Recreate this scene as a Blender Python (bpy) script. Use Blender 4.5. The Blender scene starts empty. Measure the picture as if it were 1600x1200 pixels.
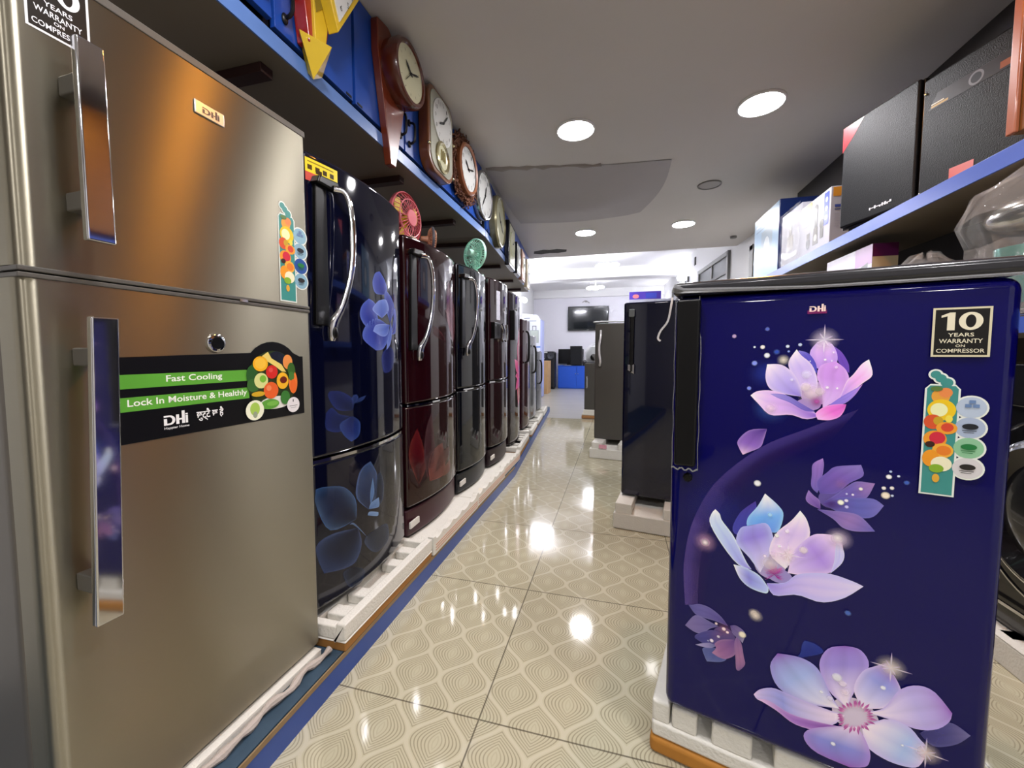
import bpy, bmesh, math, random
from math import sin, cos, pi, radians, sqrt
from mathutils import Vector, Matrix
random.seed(7)
S = bpy.context.scene
COL = S.collection
# ---------------------------------------------------------------- camera
cd = bpy.data.cameras.new('camera'); cam = bpy.data.objects.new('camera', cd); COL.objects.link(cam)
cd.sensor_width = 36; cd.lens = 13.95; cd.shift_y = -9 / 1600; cd.clip_start = .02
cam.location = (0, 0, .97)
cam.rotation_euler = (radians(90) - math.atan(38 / 620), 0, math.atan(165 / 620))
S.camera = cam
# ---------------------------------------------------------------- world, view
W_ = bpy.data.worlds.new('world'); S.world = W_; W_.use_nodes = True
W_.node_tree.nodes['Background'].inputs[0].default_value = (.6, .65, .75, 1)
W_.node_tree.nodes['Background'].inputs[1].default_value = .15
S.view_settings.view_transform = 'Standard'; S.view_settings.look = 'None'
S.view_settings.gamma = 1; S.view_settings.use_curve_mapping = False
S.view_settings.exposure = 1.58
S.cycles.transparent_max_bounces = 40
LED = 62.0          # ceiling panels
BACK = 38.0         # lamps of the far hall
WARM = 130.0
# ---------------------------------------------------------------- materials
def lin(h, a=1.0):
    if isinstance(h, str):
        c = [int(h[i:i + 2], 16) / 255 for i in (0, 2, 4)]
    else: c = list(h)
    return tuple([(x / 12.92 if x <= .04045 else ((x + .055) / 1.055) ** 2.4) for x in c] + [a])
MATS = {}
def mat(name, col='808080', rough=.5, metal=0., spec=.5, coat=0., bump=0., bscale=60., var=0., vscale=8., emit=None, es=0., trans=0., ior=1.45, alpha=1., stretch=None):
    if name in MATS: return MATS[name]
    m = bpy.data.materials.new(name); m.use_nodes = True; MATS[name] = m
    nt = m.node_tree; b = nt.nodes['Principled BSDF']
    I = b.inputs
    I['Base Color'].default_value = lin(col); I['Roughness'].default_value = rough; I['Metallic'].default_value = metal
    I['Specular IOR Level'].default_value = spec; I['Coat Weight'].default_value = coat; I['Coat Roughness'].default_value = .03
    I['Transmission Weight'].default_value = trans; I['IOR'].default_value = ior; I['Alpha'].default_value = alpha
    if emit: I['Emission Color'].default_value = lin(emit); I['Emission Strength'].default_value = es
    if bump or var:
        tc = nt.nodes.new('ShaderNodeTexCoord'); v = tc.outputs['Object']
        if stretch:
            mp = nt.nodes.new('ShaderNodeMapping'); mp.inputs['Scale'].default_value = stretch
            nt.links.new(v, mp.inputs[0]); v = mp.outputs[0]
    if bump:
        n = nt.nodes.new('ShaderNodeTexNoise'); n.inputs['Scale'].default_value = bscale; n.inputs['Detail'].default_value = 3
        bp = nt.nodes.new('ShaderNodeBump'); bp.inputs['Strength'].default_value = bump; bp.inputs['Distance'].default_value = .01
        nt.links.new(v, n.inputs['Vector']); nt.links.new(n.outputs['Fac'], bp.inputs['Height']); nt.links.new(bp.outputs[0], I['Normal'])
    if var:
        n = nt.nodes.new('ShaderNodeTexNoise'); n.inputs['Scale'].default_value = vscale; n.inputs['Detail'].default_value = 4
        mx = nt.nodes.new('ShaderNodeMix'); mx.data_type = 'RGBA'
        c = lin(col); mx.inputs[6].default_value = tuple(x * (1 - var) for x in c[:3]) + (1,); mx.inputs[7].default_value = tuple(min(1, x * (1 + var)) for x in c[:3]) + (1,)
        nt.links.new(v, n.inputs['Vector']); nt.links.new(n.outputs['Fac'], mx.inputs[0]); nt.links.new(mx.outputs[2], I['Base Color'])
    return m
def print_mat(name, rough, coat=0.):
    m = bpy.data.materials.new(name); m.use_nodes = True
    nt = m.node_tree; b = nt.nodes['Principled BSDF']; out = nt.nodes['Material Output']
    at = nt.nodes.new('ShaderNodeVertexColor'); at.layer_name = 'Col'
    tr = nt.nodes.new('ShaderNodeBsdfTransparent'); mx = nt.nodes.new('ShaderNodeMixShader')
    b.inputs['Roughness'].default_value = rough; b.inputs['Coat Weight'].default_value = coat; b.inputs['Coat Roughness'].default_value = .04
    nt.links.new(at.outputs['Color'], b.inputs['Base Color']); nt.links.new(at.outputs['Alpha'], mx.inputs[0])
    nt.links.new(tr.outputs[0], mx.inputs[1]); nt.links.new(b.outputs[0], mx.inputs[2]); nt.links.new(mx.outputs[0], out.inputs[0])
    return m
PRINT = print_mat('printed_film', .3); GLOSSPRINT = print_mat('glossy_print', .12)
def brushed():
    m = bpy.data.materials.new('brushed_steel'); m.use_nodes = True
    nt = m.node_tree; I = nt.nodes['Principled BSDF'].inputs
    I['Base Color'].default_value = lin('a09a89'); I['Metallic'].default_value = 1; I['Roughness'].default_value = .34
    I['Anisotropic'].default_value = .92; I['Anisotropic Rotation'].default_value = .25
    tg = nt.nodes.new('ShaderNodeTangent'); tg.direction_type = 'RADIAL'; tg.axis = 'Z'
    nt.links.new(tg.outputs[0], I['Tangent'])
    tc = nt.nodes.new('ShaderNodeTexCoord'); mp = nt.nodes.new('ShaderNodeMapping'); mp.inputs['Scale'].default_value = (3, 3, 420)
    n = nt.nodes.new('ShaderNodeTexNoise'); n.inputs['Scale'].default_value = 6; n.inputs['Detail'].default_value = 2
    r = nt.nodes.new('ShaderNodeMapRange'); r.inputs[3].default_value = .33; r.inputs[4].default_value = .43
    nt.links.new(tc.outputs['Object'], mp.inputs[0]); nt.links.new(mp.outputs[0], n.inputs['Vector']); nt.links.new(n.outputs['Fac'], r.inputs[0]); nt.links.new(r.outputs[0], I['Roughness'])
    return m
STEEL = brushed()
# ---------------------------------------------------------------- geometry helpers
class MB:
    def __init__(s): s.v = []; s.f = []
    def add(s, v, f):
        o = len(s.v); s.v += [tuple(p) for p in v]; s.f += [tuple(i + o for i in q) for q in f]; return s
    def box(s, x0, y0, z0, x1, y1, z1):
        v = [(x, y, z) for z in (z0, z1) for y in (y0, y1) for x in (x0, x1)]
        return s.add(v, [(0, 2, 3, 1), (4, 5, 7, 6), (0, 1, 5, 4), (2, 6, 7, 3), (0, 4, 6, 2), (1, 3, 7, 5)])
    def prism(s, poly, lo, hi, axis='z'):
        n = len(poly)
        def P(a, b, c): return {'z': (a, b, c), 'y': (a, c, b), 'x': (c, a, b)}[axis]
        v = [P(a, b, lo) for a, b in poly] + [P(a, b, hi) for a, b in poly]
        return s.add(v, [tuple(range(n))[::-1], tuple(range(n, 2 * n))] + [(i, (i + 1) % n, n + (i + 1) % n, n + i) for i in range(n)])
    def tube(s, pts, rads, n=8, flat=1.0, cap=True):
        pts = [Vector(p) for p in pts]
        if not hasattr(rads, '__len__'): rads = [rads] * len(pts)
        o = len(s.v); N = len(pts); ref = None
        for i, p in enumerate(pts):
            t = (pts[min(i + 1, N - 1)] - pts[max(i - 1, 0)]).normalized()
            if ref is None: ref = Vector((0, 0, 1)) if abs(t.z) < .9 else Vector((1, 0, 0))
            a = t.cross(ref).normalized(); b = a.cross(t).normalized(); ref = b
            for k in range(n):
                w = 2 * pi * k / n; s.v.append(tuple(p + rads[i] * (cos(w) * a * flat + sin(w) * b)))
        for i in range(N - 1):
            for k in range(n): s.f.append((o + i * n + k, o + i * n + (k + 1) % n, o + (i + 1) * n + (k + 1) % n, o + (i + 1) * n + k))
        if cap: s.f.append(tuple(o + k for k in range(n))[::-1]); s.f.append(tuple(o + (N - 1) * n + k for k in range(n)))
        return s
    def ring(s, c, R, r, axis='x', n=40, m=6, sy=1.0):
        o = len(s.v)
        for i in range(n):
            t = 2 * pi * i / n
            for k in range(m):
                w = 2 * pi * k / m; q = R + r * cos(w); h = r * sin(w); A, B = q * cos(t), q * sin(t) * sy
                p = {'x': (h, A, B), 'y': (A, h, B), 'z': (A, B, h)}[axis]
                s.v.append((c[0] + p[0], c[1] + p[1], c[2] + p[2]))
        for i in range(n):
            for k in range(m): s.f.append((o + i * m + k, o + ((i + 1) % n) * m + k, o + ((i + 1) % n) * m + (k + 1) % m, o + i * m + (k + 1) % m))
        return s
    def lathe(s, prof, c=(0, 0, 0), axis='z', n=32):
        o = len(s.v); N = len(prof)
        for r, h in prof:
            for k in range(n):
                w = 2 * pi * k / n; A, B = r * cos(w), r * sin(w)
                p = {'z': (A, B, h), 'x': (h, A, B), 'y': (A, h, B)}[axis]
                s.v.append((c[0] + p[0], c[1] + p[1], c[2] + p[2]))
        for i in range(N - 1):
            for k in range(n): s.f.append((o + i * n + k, o + i * n + (k + 1) % n, o + (i + 1) * n + (k + 1) % n, o + (i + 1) * n + k))
        return s
    def ball(s, c, r, sc=(1, 1, 1), n=14, m=8):
        pr = [(r * sin(pi * i / m), -r * cos(pi * i / m)) for i in range(m + 1)]
        q = MB().lathe(pr, n=n); return s.add([(c[0] + x * sc[0], c[1] + y * sc[1], c[2] + z * sc[2]) for x, y, z in q.v], q.f)
    def build(s, name, m, parent=None, bevel=0., seg=2, smooth=True, ang=38, sub=0):
        me = bpy.data.meshes.new(name); me.from_pydata(s.v, [], s.f)
        bm = bmesh.new(); bm.from_mesh(me); bmesh.ops.remove_doubles(bm, verts=bm.verts, dist=1e-6)
        bmesh.ops.recalc_face_normals(bm, faces=bm.faces); bm.to_mesh(me); bm.free()
        if smooth:
            me.polygons.foreach_set('use_smooth', [True] * len(me.polygons))
            if not bevel: me.set_sharp_from_angle(angle=radians(ang))
        o = bpy.data.objects.new(name, me); COL.objects.link(o)
        if m: me.materials.append(m)
        if parent: o.parent = parent
        if bevel:
            b = o.modifiers.new('bevel', 'BEVEL'); b.width = bevel; b.segments = seg; b.limit_method = 'ANGLE'; b.angle_limit = radians(50); b.harden_normals = True
        if sub:
            u = o.modifiers.new('sub', 'SUBSURF'); u.levels = u.render_levels = sub
        return o
def tag(o, label, cat, group=None, kind=None):
    o['label'] = label; o['category'] = cat
    if group: o['group'] = group
    if kind: o['kind'] = kind
    return o
def thing(name, label, cat, loc=(0, 0, 0), rotz=0., group=None):
    o = bpy.data.objects.new(name, None); o.empty_display_size = .1; COL.objects.link(o)
    o.location = loc; o.rotation_euler = (0, 0, rotz)
    return tag(o, label, cat, group)
def struct(name, mb, m, **k):
    o = mb.build(name, m, **k); o['kind'] = 'structure'; return o
def L(o, label): o['label'] = label; return o
# ---------------------------------------------------------------- printed artwork
def crom(P, t):
    n = len(P) - 1; x = min(t * n, n - 1e-6); i = int(x); u = x - i
    p0, p1, p2, p3 = P[max(i - 1, 0)], P[i], P[i + 1], P[min(i + 2, n)]
    return tuple(.5 * (2 * p1[k] + (p2[k] - p0[k]) * u + (2 * p0[k] - 5 * p1[k] + 4 * p2[k] - p3[k]) * u * u + (3 * p1[k] - p0[k] - 3 * p2[k] + p3[k]) * u ** 3) for k in (0, 1))
def mixc(a, b, t): return tuple(x + (y - x) * t for x, y in zip(a, b))
Q_ = pi / 2
class Print:
    """flat printed shapes on a surface: (u, v) metres on the face, surf(u) = how far the face bulges out"""
    def __init__(s, surf=lambda u: 0., off=.0004, step=.000016, dull=1.): s.v = []; s.f = []; s.c = []; s.surf = surf; s.z = off; s.step = step; s.dull = dull
    def put(s, uv, faces, cols):
        o = len(s.v); s.z += s.step
        s.v += [(u, -s.surf(u) - s.z, v) for u, v in uv]; s.c += cols; s.f += [tuple(i + o for i in q) for q in faces]
    def poly(s, pts, col, a=1.): 
        s.put(pts, [tuple(range(len(pts)))], [lin(col, a)] * len(pts))
    def rect(s, u0, v0, u1, v1, col, a=1., n=1):
        us = [u0 + (u1 - u0) * i / n for i in range(n + 1)]
        s.put([(u, v) for v in (v0, v1) for u in us], [(i, i + 1, n + 2 + i, n + 1 + i) for i in range(n)], [lin(col, a)] * (2 * n + 2))
    def disc(s, u, v, r, col, a=1., ry=None, n=24): s.poly([(u + r * cos(2 * pi * k / n), v + (ry or r) * sin(2 * pi * k / n)) for k in range(n)], col, a)
    def glow(s, u, v, r, col, a=1., n=20, crisp=False):
        rings = [0, .3, .6, .8, 1.] if not crisp else [0, .5, .75, 1.]
        al = [1, .66, .27, .09, 0] if not crisp else [1, 1, .6, 0]
        uv = []; cs = []
        for q, w in zip(rings, al):
            for k in range(n): uv.append((u + r * q * cos(2 * pi * k / n), v + r * q * sin(2 * pi * k / n))); cs.append(lin(col, a * w))
        s.put(uv, [(i * n + k, i * n + (k + 1) % n, (i + 1) * n + (k + 1) % n, (i + 1) * n + k) for i in range(len(rings) - 1) for k in range(n)], cs)
    def petal(s, A, B, cols, n=16, m=8, k=.001, du=0., dv=0.):
        A = [(x * k + du, y * k + dv) for x, y in A]; B = [(x * k + du, y * k + dv) for x, y in B]
        cb, cm, ct, ce = [lin(c)[:3] for c in cols[:4]]; a = cols[4] / 100
        uv = []; cs = []
        for i in range(n + 1):
            t = i / n; p, q = crom(A, t), crom(B, t)
            c0 = mixc(cb, cm, min(1, t * 2)) if t < .5 else mixc(cm, ct, (t * 2 - 1) ** 1.3)
            for j in range(m + 1):
                w = j / m; e = abs(2 * w - 1) ** 3.5 * .85 * (1 - .5 * t)
                vein = 1 + .06 * sin(w * 34) * sin(t * pi)
                uv.append(mixc(p, q, w)); cs.append(tuple(min(1, x * vein * s.dull) for x in mixc(c0, ce, e)) + (a,))
        s.put(uv, [(i * (m + 1) + j, i * (m + 1) + j + 1, (i + 1) * (m + 1) + j + 1, (i + 1) * (m + 1) + j) for i in range(n) for j in range(m)], cs)
    def strip(s, A, B, c0, c1, a=1., n=24, k=.001):
        uv = []; cs = []
        A = [(x * k, y * k) for x, y in A]; B = [(x * k, y * k) for x, y in B]
        for i in range(n + 1):
            t = i / n; p, q = crom(A, t), crom(B, t); f = sin(pi * min(1, t * 1.4 + .08)) ** .5 if t < .66 else 1
            for j in range(5): uv.append(mixc(p, q, j / 4)); cs.append(lin(c0 if j < 2 else c1, a * (1 - j / 4.) * max(0, f)))
        s.put(uv, [(i * 5 + j, i * 5 + j + 1, i * 5 + j + 6, i * 5 + j + 5) for i in range(n) for j in range(4)], cs)
    def dhi(s, u, v, w, h, col):
        '''three letter maker's mark: notched D, H with a tall right stem, i'''
        for a, b, c, d in ((0, 0, .13, .5), (0, 0, .24, .13), (0, .61, .24, .74), (.5, 0, .63, .74), (.62, .3, .76, .43), (.74, 0, .87, 1.), (.895, 0, 1., .62), (.895, .66, 1., .77)):
            s.rect(u + a * w, v + b * h, u + c * w, v + d * h, col)
        n = 12; uv = [(u + w * (.22 + r * cos(pi * k / n - Q_)), v + h * (.37 + q * sin(pi * k / n - Q_))) for r, q in ((.24, .37), (.115, .24)) for k in range(n + 1)]
        s.put(uv, [(k, k + 1, n + 2 + k, n + 1 + k) for k in range(n)], [lin(col)] * len(uv))
    def blur_word(s, u, v, w, h, col, n=8, up=False, seed=1):
        '''a word too small to read: a row of uneven strokes'''
        rr = random.Random(seed)
        for k in range(n):
            a = k / n; b = a + rr.uniform(.55, .85) / n; lo = rr.choice((0, 0, .1, .3)); hi = rr.choice((1, 1, .8, .6))
            if up: s.rect(u + w * lo, v + h * a, u + w * hi, v + h * b, col)
            else: s.rect(u + w * a, v + h * lo, u + w * b, v + h * hi, col)
            if not up and k < n - 1: s.rect(u + w * b, v + h * .4, u + w * (k + 1) / n, v + h * .6, col)
            if up and k < n - 1: s.rect(u + w * .4, v + h * b, u + w * .6, v + h * (k + 1) / n, col)
    def ten(s, u, v, w, h, col):
        '''the figures 1 and 0 in wide heavy strokes'''
        s.poly([(u + w * a, v + h * b) for a, b in [(.0, .72), (.0, .84), (.2, 1), (.34, 1), (.34, 0), (.15, 0), (.15, .8)]], col)
        n = 28; cx, cy = u + w * .72, v + h * .5
        uv = [(cx + w * r * cos(2 * pi * k / n), cy + h * q * sin(2 * pi * k / n)) for r, q in ((.29, .5), (.125, .36)) for k in range(n)]
        s.put(uv, [(k, (k + 1) % n, n + (k + 1) % n, n + k) for k in range(n)], [lin(col)] * (2 * n))
    def text(s, t, u, v, w, h, col, a=1., bold=0., sq=None):
        """text fitted to the box u..u+w, v..v+h"""
        vs, fs = textgeo(t, bold)
        if not vs: return
        x0 = min(p[0] for p in vs); x1 = max(p[0] for p in vs); y0 = min(p[1] for p in vs); y1 = max(p[1] for p in vs)
        s.put([(u + (p[0] - x0) / (x1 - x0) * w, v + (p[1] - y0) / max(y1 - y0, 1e-6) * h) for p in vs], fs, [lin(col, a)] * len(vs))
    def build(s, name, m, parent, label=None):
        me = bpy.data.meshes.new(name); me.from_pydata(s.v, [], s.f)
        ca = me.color_attributes.new('Col', 'FLOAT_COLOR', 'POINT')
        ca.data.foreach_set('color', [x for c in s.c for x in c])
        me.materials.append(m); o = bpy.data.objects.new(name, me); COL.objects.link(o); o.parent = parent
        if label: o['label'] = label
        return o
_T = {}
def textgeo(t, bold=0.):
    if (t, bold) in _T: return _T[(t, bold)]
    cu = bpy.data.curves.new('lettering', 'FONT'); cu.body = t; cu.size = 1; cu.offset = bold; cu.resolution_u = 3
    ob = bpy.data.objects.new('lettering', cu); COL.objects.link(ob)
    dg = bpy.context.evaluated_depsgraph_get(); ev = ob.evaluated_get(dg); me = ev.to_mesh()
    r = ([tuple(v.co) for v in me.vertices], [tuple(p.vertices) for p in me.polygons])
    ev.to_mesh_clear(); bpy.data.objects.remove(ob); bpy.data.curves.remove(cu); _T[(t, bold)] = r
    return r
# ---------------------------------------------------------------- floor material
def floor_mat():
    m = bpy.data.materials.new('patterned_tile'); m.use_nodes = True
    nt = m.node_tree; b = nt.nodes['Principled BSDF']; I = b.inputs
    g = nt.nodes.new('ShaderNodeNewGeometry'); sp = nt.nodes.new('ShaderNodeSeparateXYZ'); nt.links.new(g.outputs['Position'], sp.inputs[0])
    def M(op, *a):
        n = nt.nodes.new('ShaderNodeMath'); n.operation = op
        for i, x in enumerate(a):
            if hasattr(x, 'links'): nt.links.new(x, n.inputs[i])
            else: n.inputs[i].default_value = x
        return n.outputs[0]
    def step(x, a, b_):
        n = nt.nodes.new('ShaderNodeMapRange'); n.interpolation_type = 'SMOOTHSTEP'
        nt.links.new(x, n.inputs[0]); n.inputs[1].default_value = a; n.inputs[2].default_value = b_; return n.outputs[0]
    X, Y = sp.outputs[0], sp.outputs[1]
    a = M('MULTIPLY', M('SUBTRACT', M('FRACT', M('ADD', M('DIVIDE', M('ADD', X, .272), .154), 100.5)), .5), .154)
    w = M('MULTIPLY', M('ADD', M('COSINE', M('MULTIPLY', M('SUBTRACT', Y, 1.045), 2 * pi / .192)), 1.), .0385)
    R = M('ABSOLUTE', M('SUBTRACT', M('ABSOLUTE', a), w))
    band = M('SUBTRACT', 1., step(R, .0045, .0075))
    ln = M('MULTIPLY', step(M('SINE', M('MULTIPLY', R, 2 * pi / .0098)), .1, .9), M('SUBTRACT', 1., step(R, .045, .085)))
    ln = M('MULTIPLY', ln, step(R, .006, .009))
    jx = M('ABSOLUTE', M('SUBTRACT', M('FRACT', M('ADD', M('DIVIDE', M('ADD', X, .342), .6), 100.5)), .5))
    jy = M('ABSOLUTE', M('SUBTRACT', M('FRACT', M('ADD', M('DIVIDE', M('SUBTRACT', Y, .941), .6), 100.5)), .5))
    joint = M('SUBTRACT', 1., step(M('MINIMUM', jx, jy), .002, .005))
    nz = nt.nodes.new('ShaderNodeTexNoise'); nz.inputs['Scale'].default_value = 3; nt.links.new(g.outputs['Position'], nz.inputs['Vector'])
    def mix(f, c0, c1):
        n = nt.nodes.new('ShaderNodeMix'); n.data_type = 'RGBA'; nt.links.new(f, n.inputs[0])
        for i, c in ((6, c0), (7, c1)):
            if hasattr(c, 'links'): nt.links.new(c, n.inputs[i])
            else: n.inputs[i].default_value = lin(c)
        return n.outputs[2]
    c = mix(nz.outputs['Fac'], 'b2ac92', 'bdb79e')
    c = mix(M('MULTIPLY', band, .4), c, 'c9c2ae'); c = mix(M('MULTIPLY', ln, .7), c, '857c66'); c = mix(M('MULTIPLY', joint, .8), c, '4a4438')
    nt.links.new(c, I['Base Color']); I['Roughness'].default_value = .07; I['Specular IOR Level'].default_value = .6
    return m
# ---------------------------------------------------------------- the room
WALL = mat('white_wall_paint', 'dcdcdc', .7, bump=.05, bscale=40)
CEIL = mat('grey_ceiling_paint', 'd2cecb', .75, bump=.06, bscale=25, var=.05, vscale=1.5)
HALLC = mat('white_ceiling_paint', 'e6e6e6', .7)
YB = 11.6; ZL = 2.36; ZH = 2.8; YS = 5.78
struct('floor', MB().box(-2.0, -2.6, -.05, 1.6, 5.95, 0), floor_mat())
struct('floor_back', MB().box(-2.7, 5.95, -.05, 1.6, YB, 0), mat('grey_streaked_tile', 'a09d94', .28, spec=.5, var=.35, vscale=1.5, stretch=(.6, 4, 1)))
struct('ceiling', MB().box(-2.0, -2.6, ZL, 1.62, YS, ZH + .05), CEIL)
struct('ceiling_hall', MB().box(-2.7, YS, ZH, 1.62, YB + .1, ZH + .05), HALLC)
struct('trim_1', MB().box(-2.6, 8.7, 2.58, 1.3, 9.05, ZH), HALLC)
struct('trim_2', MB().box(-2.6, YB - .12, 2.58, 1.3, YB, ZH), HALLC)
struct('trim_3', MB().box(-2.6, 6.9, 2.74, 1.3, 6.98, ZH), HALLC)
struct('wall_back', MB().box(-2.8, YB, 0, 1.7, YB + .12, ZH), mat('lilac_white_wall', 'e0dfe6', .7))
struct('wall_front', MB().box(-2.0, -2.75, 0, 1.7, -2.6, ZL), mat('shop_front_grey', '8f8a84', .5))
struct('wall_left', MB().prism([(-1.62, -2.6), (-1.62, 2.9), (-2.42, YB), (-2.8, YB), (-1.8, 2.9), (-1.8, -2.6)], 0, ZH), WALL)
struct('wall_right', MB().prism([(1.5, -2.6), (1.5, 5.3), (1.27, 8.), (1.18, YB), (1.75, YB), (1.75, -2.6)], 0, ZH), WALL)
def hall_window(n, p0, p1, z0, z1):
    d = Vector((p1[0] - p0[0], p1[1] - p0[1], 0)); w = d.length; ang = math.atan2(d.y, d.x)
    fr = MB(); t = .06
    fr.box(0, -.0, z0, w, .035, z0 + t).box(0, 0, z1 - t, w, .035, z1).box(0, 0, z0, t, .035, z1).box(w - t, 0, z0, w, .035, z1).box(w / 2 - .02, 0, z0, w / 2 + .02, .03, z1)
    o = struct('window_%d' % n, fr, mat('grey_window_frame', '8a8a88', .5), bevel=.004); o.location = (p0[0], p0[1], 0); o.rotation_euler = (0, 0, ang)
    MB().box(t, .0, z0 + t, w - t, .012, z1 - t).build('pane', mat('dim_window_glass', '7c7f80', .15), o)
    MB().box(t, .012, z0 + (z1 - z0) * .55, w - t, .03, z0 + (z1 - z0) * .55 + .04).build('rail', mat('dark_window_rail', '565654', .5), o)
hall_window(1, (1.5, 5.15), (1.5, 5.27), 1.75, 2.22)
hall_window(2, (1.44, 5.98), (1.318, 7.4), 1.7, 2.36)
hall_window(3, (1.262, 8.1), (1.216, 9.9), 1.75, 2.42)
# ---------------------------------------------------------------- ceiling lamps
def glowmat(name, col, s):
    return mat(name, 'ffffff', .5, emit=col, es=s)
PANEL = glowmat('lit_panel', 'fbf8fa', LED); RIM = mat('white_lamp_rim', 'e8e8e8', .4)
def panel(x, y, label, m=None, grp='round ceiling panel lamps'):
    t = thing('ceiling_light', label, 'ceiling light', (x, y, ZL), 0, grp)
    MB().ring((0, 0, -.004), .112, .009, 'z', 40, 8).build('lamp_rim', RIM, t)
    MB().lathe([(.104, -.001), (.104, -.008), (0, -.009)]).build('diffuser', m or PANEL, t)
panel(-.275, 2.566, 'lit round ceiling panel nearest the brown teardrop clock')
panel(.747, 2.569, 'lit round ceiling panel nearest the black loudspeakers')
panel(-.38, 4.70, 'far lit round ceiling panel nearer the left row of clocks')
panel(.655, 4.656, 'far lit round ceiling panel nearer the right hand shelf')
for x in (-.3, .75): panel(x, .45, 'lit round ceiling panel overhead outside the picture')
for x in (-.3, .75): panel(x, -1.6, 'unseen lit round ceiling panel added behind the viewer')  # unseen panels continuing the row, added to brighten the near fronts
wt = thing('spot_light', 'small warm yellow ceiling spot above the viewer', 'ceiling light', (.5, 1.56, ZL))
MB().ring((0, 0, -.006), .05, .008, 'z', 28, 8).build('lamp_rim', RIM, wt)
MB().lathe([(.042, -.002), (.042, -.012), (0, -.016)]).build('diffuser', glowmat('warm_lens', 'ffa63c', WARM), wt)
dl = thing('ceiling_light', 'unlit round lamp cover on the ceiling, right of the loose sheet', 'ceiling light', (.707, 3.66, ZL))
MB().ring((0, 0, -.003), .085, .007, 'z', 36, 8).build('lamp_rim', mat('grey_rim', '8a8683', .5), dl)
MB().lathe([(.08, -.001), (.08, -.003), (0, -.004)]).build('diffuser', mat('dead_diffuser', 'a5a09d', .5), dl)
jb = tag(MB().lathe([(.035, 0), (.035, -.02), (.03, -.025), (0, -.025)]).build('smoke_detector', mat('dull_grey_plastic', '7c7a78', .5), None), 'small grey round fitting on the ceiling near the right wall', 'ceiling fitting'); jb.location = (1.3, 5.3, ZL)
# loose sheet and damage on the ceiling
def sheet():
    b = MB(); N = 16; E0 = [(-.985, 2.94), (-.5, 3.0), (-.12, 3.08), (.351, 3.12)]; E1 = [(-1.02, 4.2), (-.46, 4.29), (.0, 4.24), (.19, 4.17)]
    v = []
    for i in range(N + 1):
        t = i / N; p, q = crom(E0, t), crom(E1, t)
        for j in range(N + 1):
            w = j / N; bow = .06 * sin(pi * w) * t * t
            sag = .045 * sin(pi * w) ** 1.0 * (sin(pi * min(1, t + .12)) ** .8 if t < .88 else 0) + .012 * sin(9 * w + 5 * t) * sin(pi * w) * sin(pi * t)
            if w > .92: sag *= .8
            v.append((p[0] + (q[0] - p[0]) * w + bow, p[1] + (q[1] - p[1]) * w, ZL - .004 - max(0, sag)))
    o = len(v); v2 = [(x, y, z + .0025) for x, y, z in v]
    f = [(i * (N + 1) + j, i * (N + 1) + j + 1, (i + 1) * (N + 1) + j + 1, (i + 1) * (N + 1) + j) for i in range(N) for j in range(N)]
    b.add(v, f); b.add(v2, [q[::-1] for q in f]); return b
tag(sheet().build('cloth_patch', mat('pale_cloth', 'b4b0b2', .8, var=.06, vscale=4)), 'sagging pale sheet pinned over the ceiling beside the wall clocks', 'sheet')
cr = MB()
pts = [(-.98 + .06 * i, 2.925 + .011 * i + random.uniform(-.012, .012), ZL - .001) for i in range(15)]
cr.tube(pts, [random.uniform(.006, .02) for _ in pts], 6, 1.4)
struct('trim_4', cr, mat('peeling_plaster', '9a938e', .9, bump=.6, bscale=40))
hp = [(-1.15, 5.5), (-1.12, 5.38), (-.98, 5.33), (-.9, 5.36), (-.8, 5.33), (-.68, 5.4), (-.7, 5.5), (-.82, 5.53), (-.93, 5.51), (-1.05, 5.55)]
struct('trim_5', MB().prism(hp, ZL - .003, ZL + .01), mat('bare_concrete_gap', '4c4a48', .95, bump=.8, bscale=30))
# lamps of the far hall
HOT = glowmat('hall_lamp_glow', 'f4f4ff', BACK)
def cluster(x, y, label):
    t = thing('pendant_light', label, 'ceiling light', (x, y, ZH), 0, 'lamps in the far hall')
    MB().tube([(0, 0, 0), (0, 0, -.2)], .012, 8).tube([(-.17, 0, -.2), (.17, .02, -.19)], .01, 8).build('lamp_frame', RIM, t)
    for dx, dz in ((-.13, -.24), (0, -.25), (.13, -.225)):
        MB().ball((dx, 0, dz), .062, (1.35, 1, .55)).build('bulb', HOT, t)
cluster(-.21, 7.5, 'nearer three bulb lamp hanging from the white hall ceiling')
cluster(-.55, 9.9, 'farther three bulb lamp hanging before the television wall')
cluster(-1.4, 7.6, 'three bulb lamp by the left wall hidden past the cabinets')
def sconce(x, y, z, s, label):
    t = thing('wall_lamp', label, 'wall lamp', (x, y, z), 0, 'lamps in the far hall')
    MB().tube([(0, 0, 0), (s * .07, 0, .03), (s * .1, 0, -.01)], .009, 8).box(-.012, -.03, -.04, .012, .03, .04).build('bracket', RIM, t)
    MB().ball((s * .1, 0, -.05), .055).build('bulb', HOT, t)
sconce(1.25, 8.45, 2.5, -1, 'glowing bulb bracket on the right hall wall above the windows')
sconce(1.2, 10.9, 2.25, -1, 'glowing bulb bracket on the right hall wall beside the purple carton')
sconce(-2.1, 8.6, 2.2, 1, 'glowing bulb on the left hall wall at the end of the clock row')
tag(MB().box(-.01, -.05, -.07, .02, .05, .07).build('switch_box', mat('dark_plastic', '3a3836', .5), bevel=.006), 'small dark box on the white wall above the windows', 'switch box').location = (1.29, 7.7, 2.6)
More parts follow.
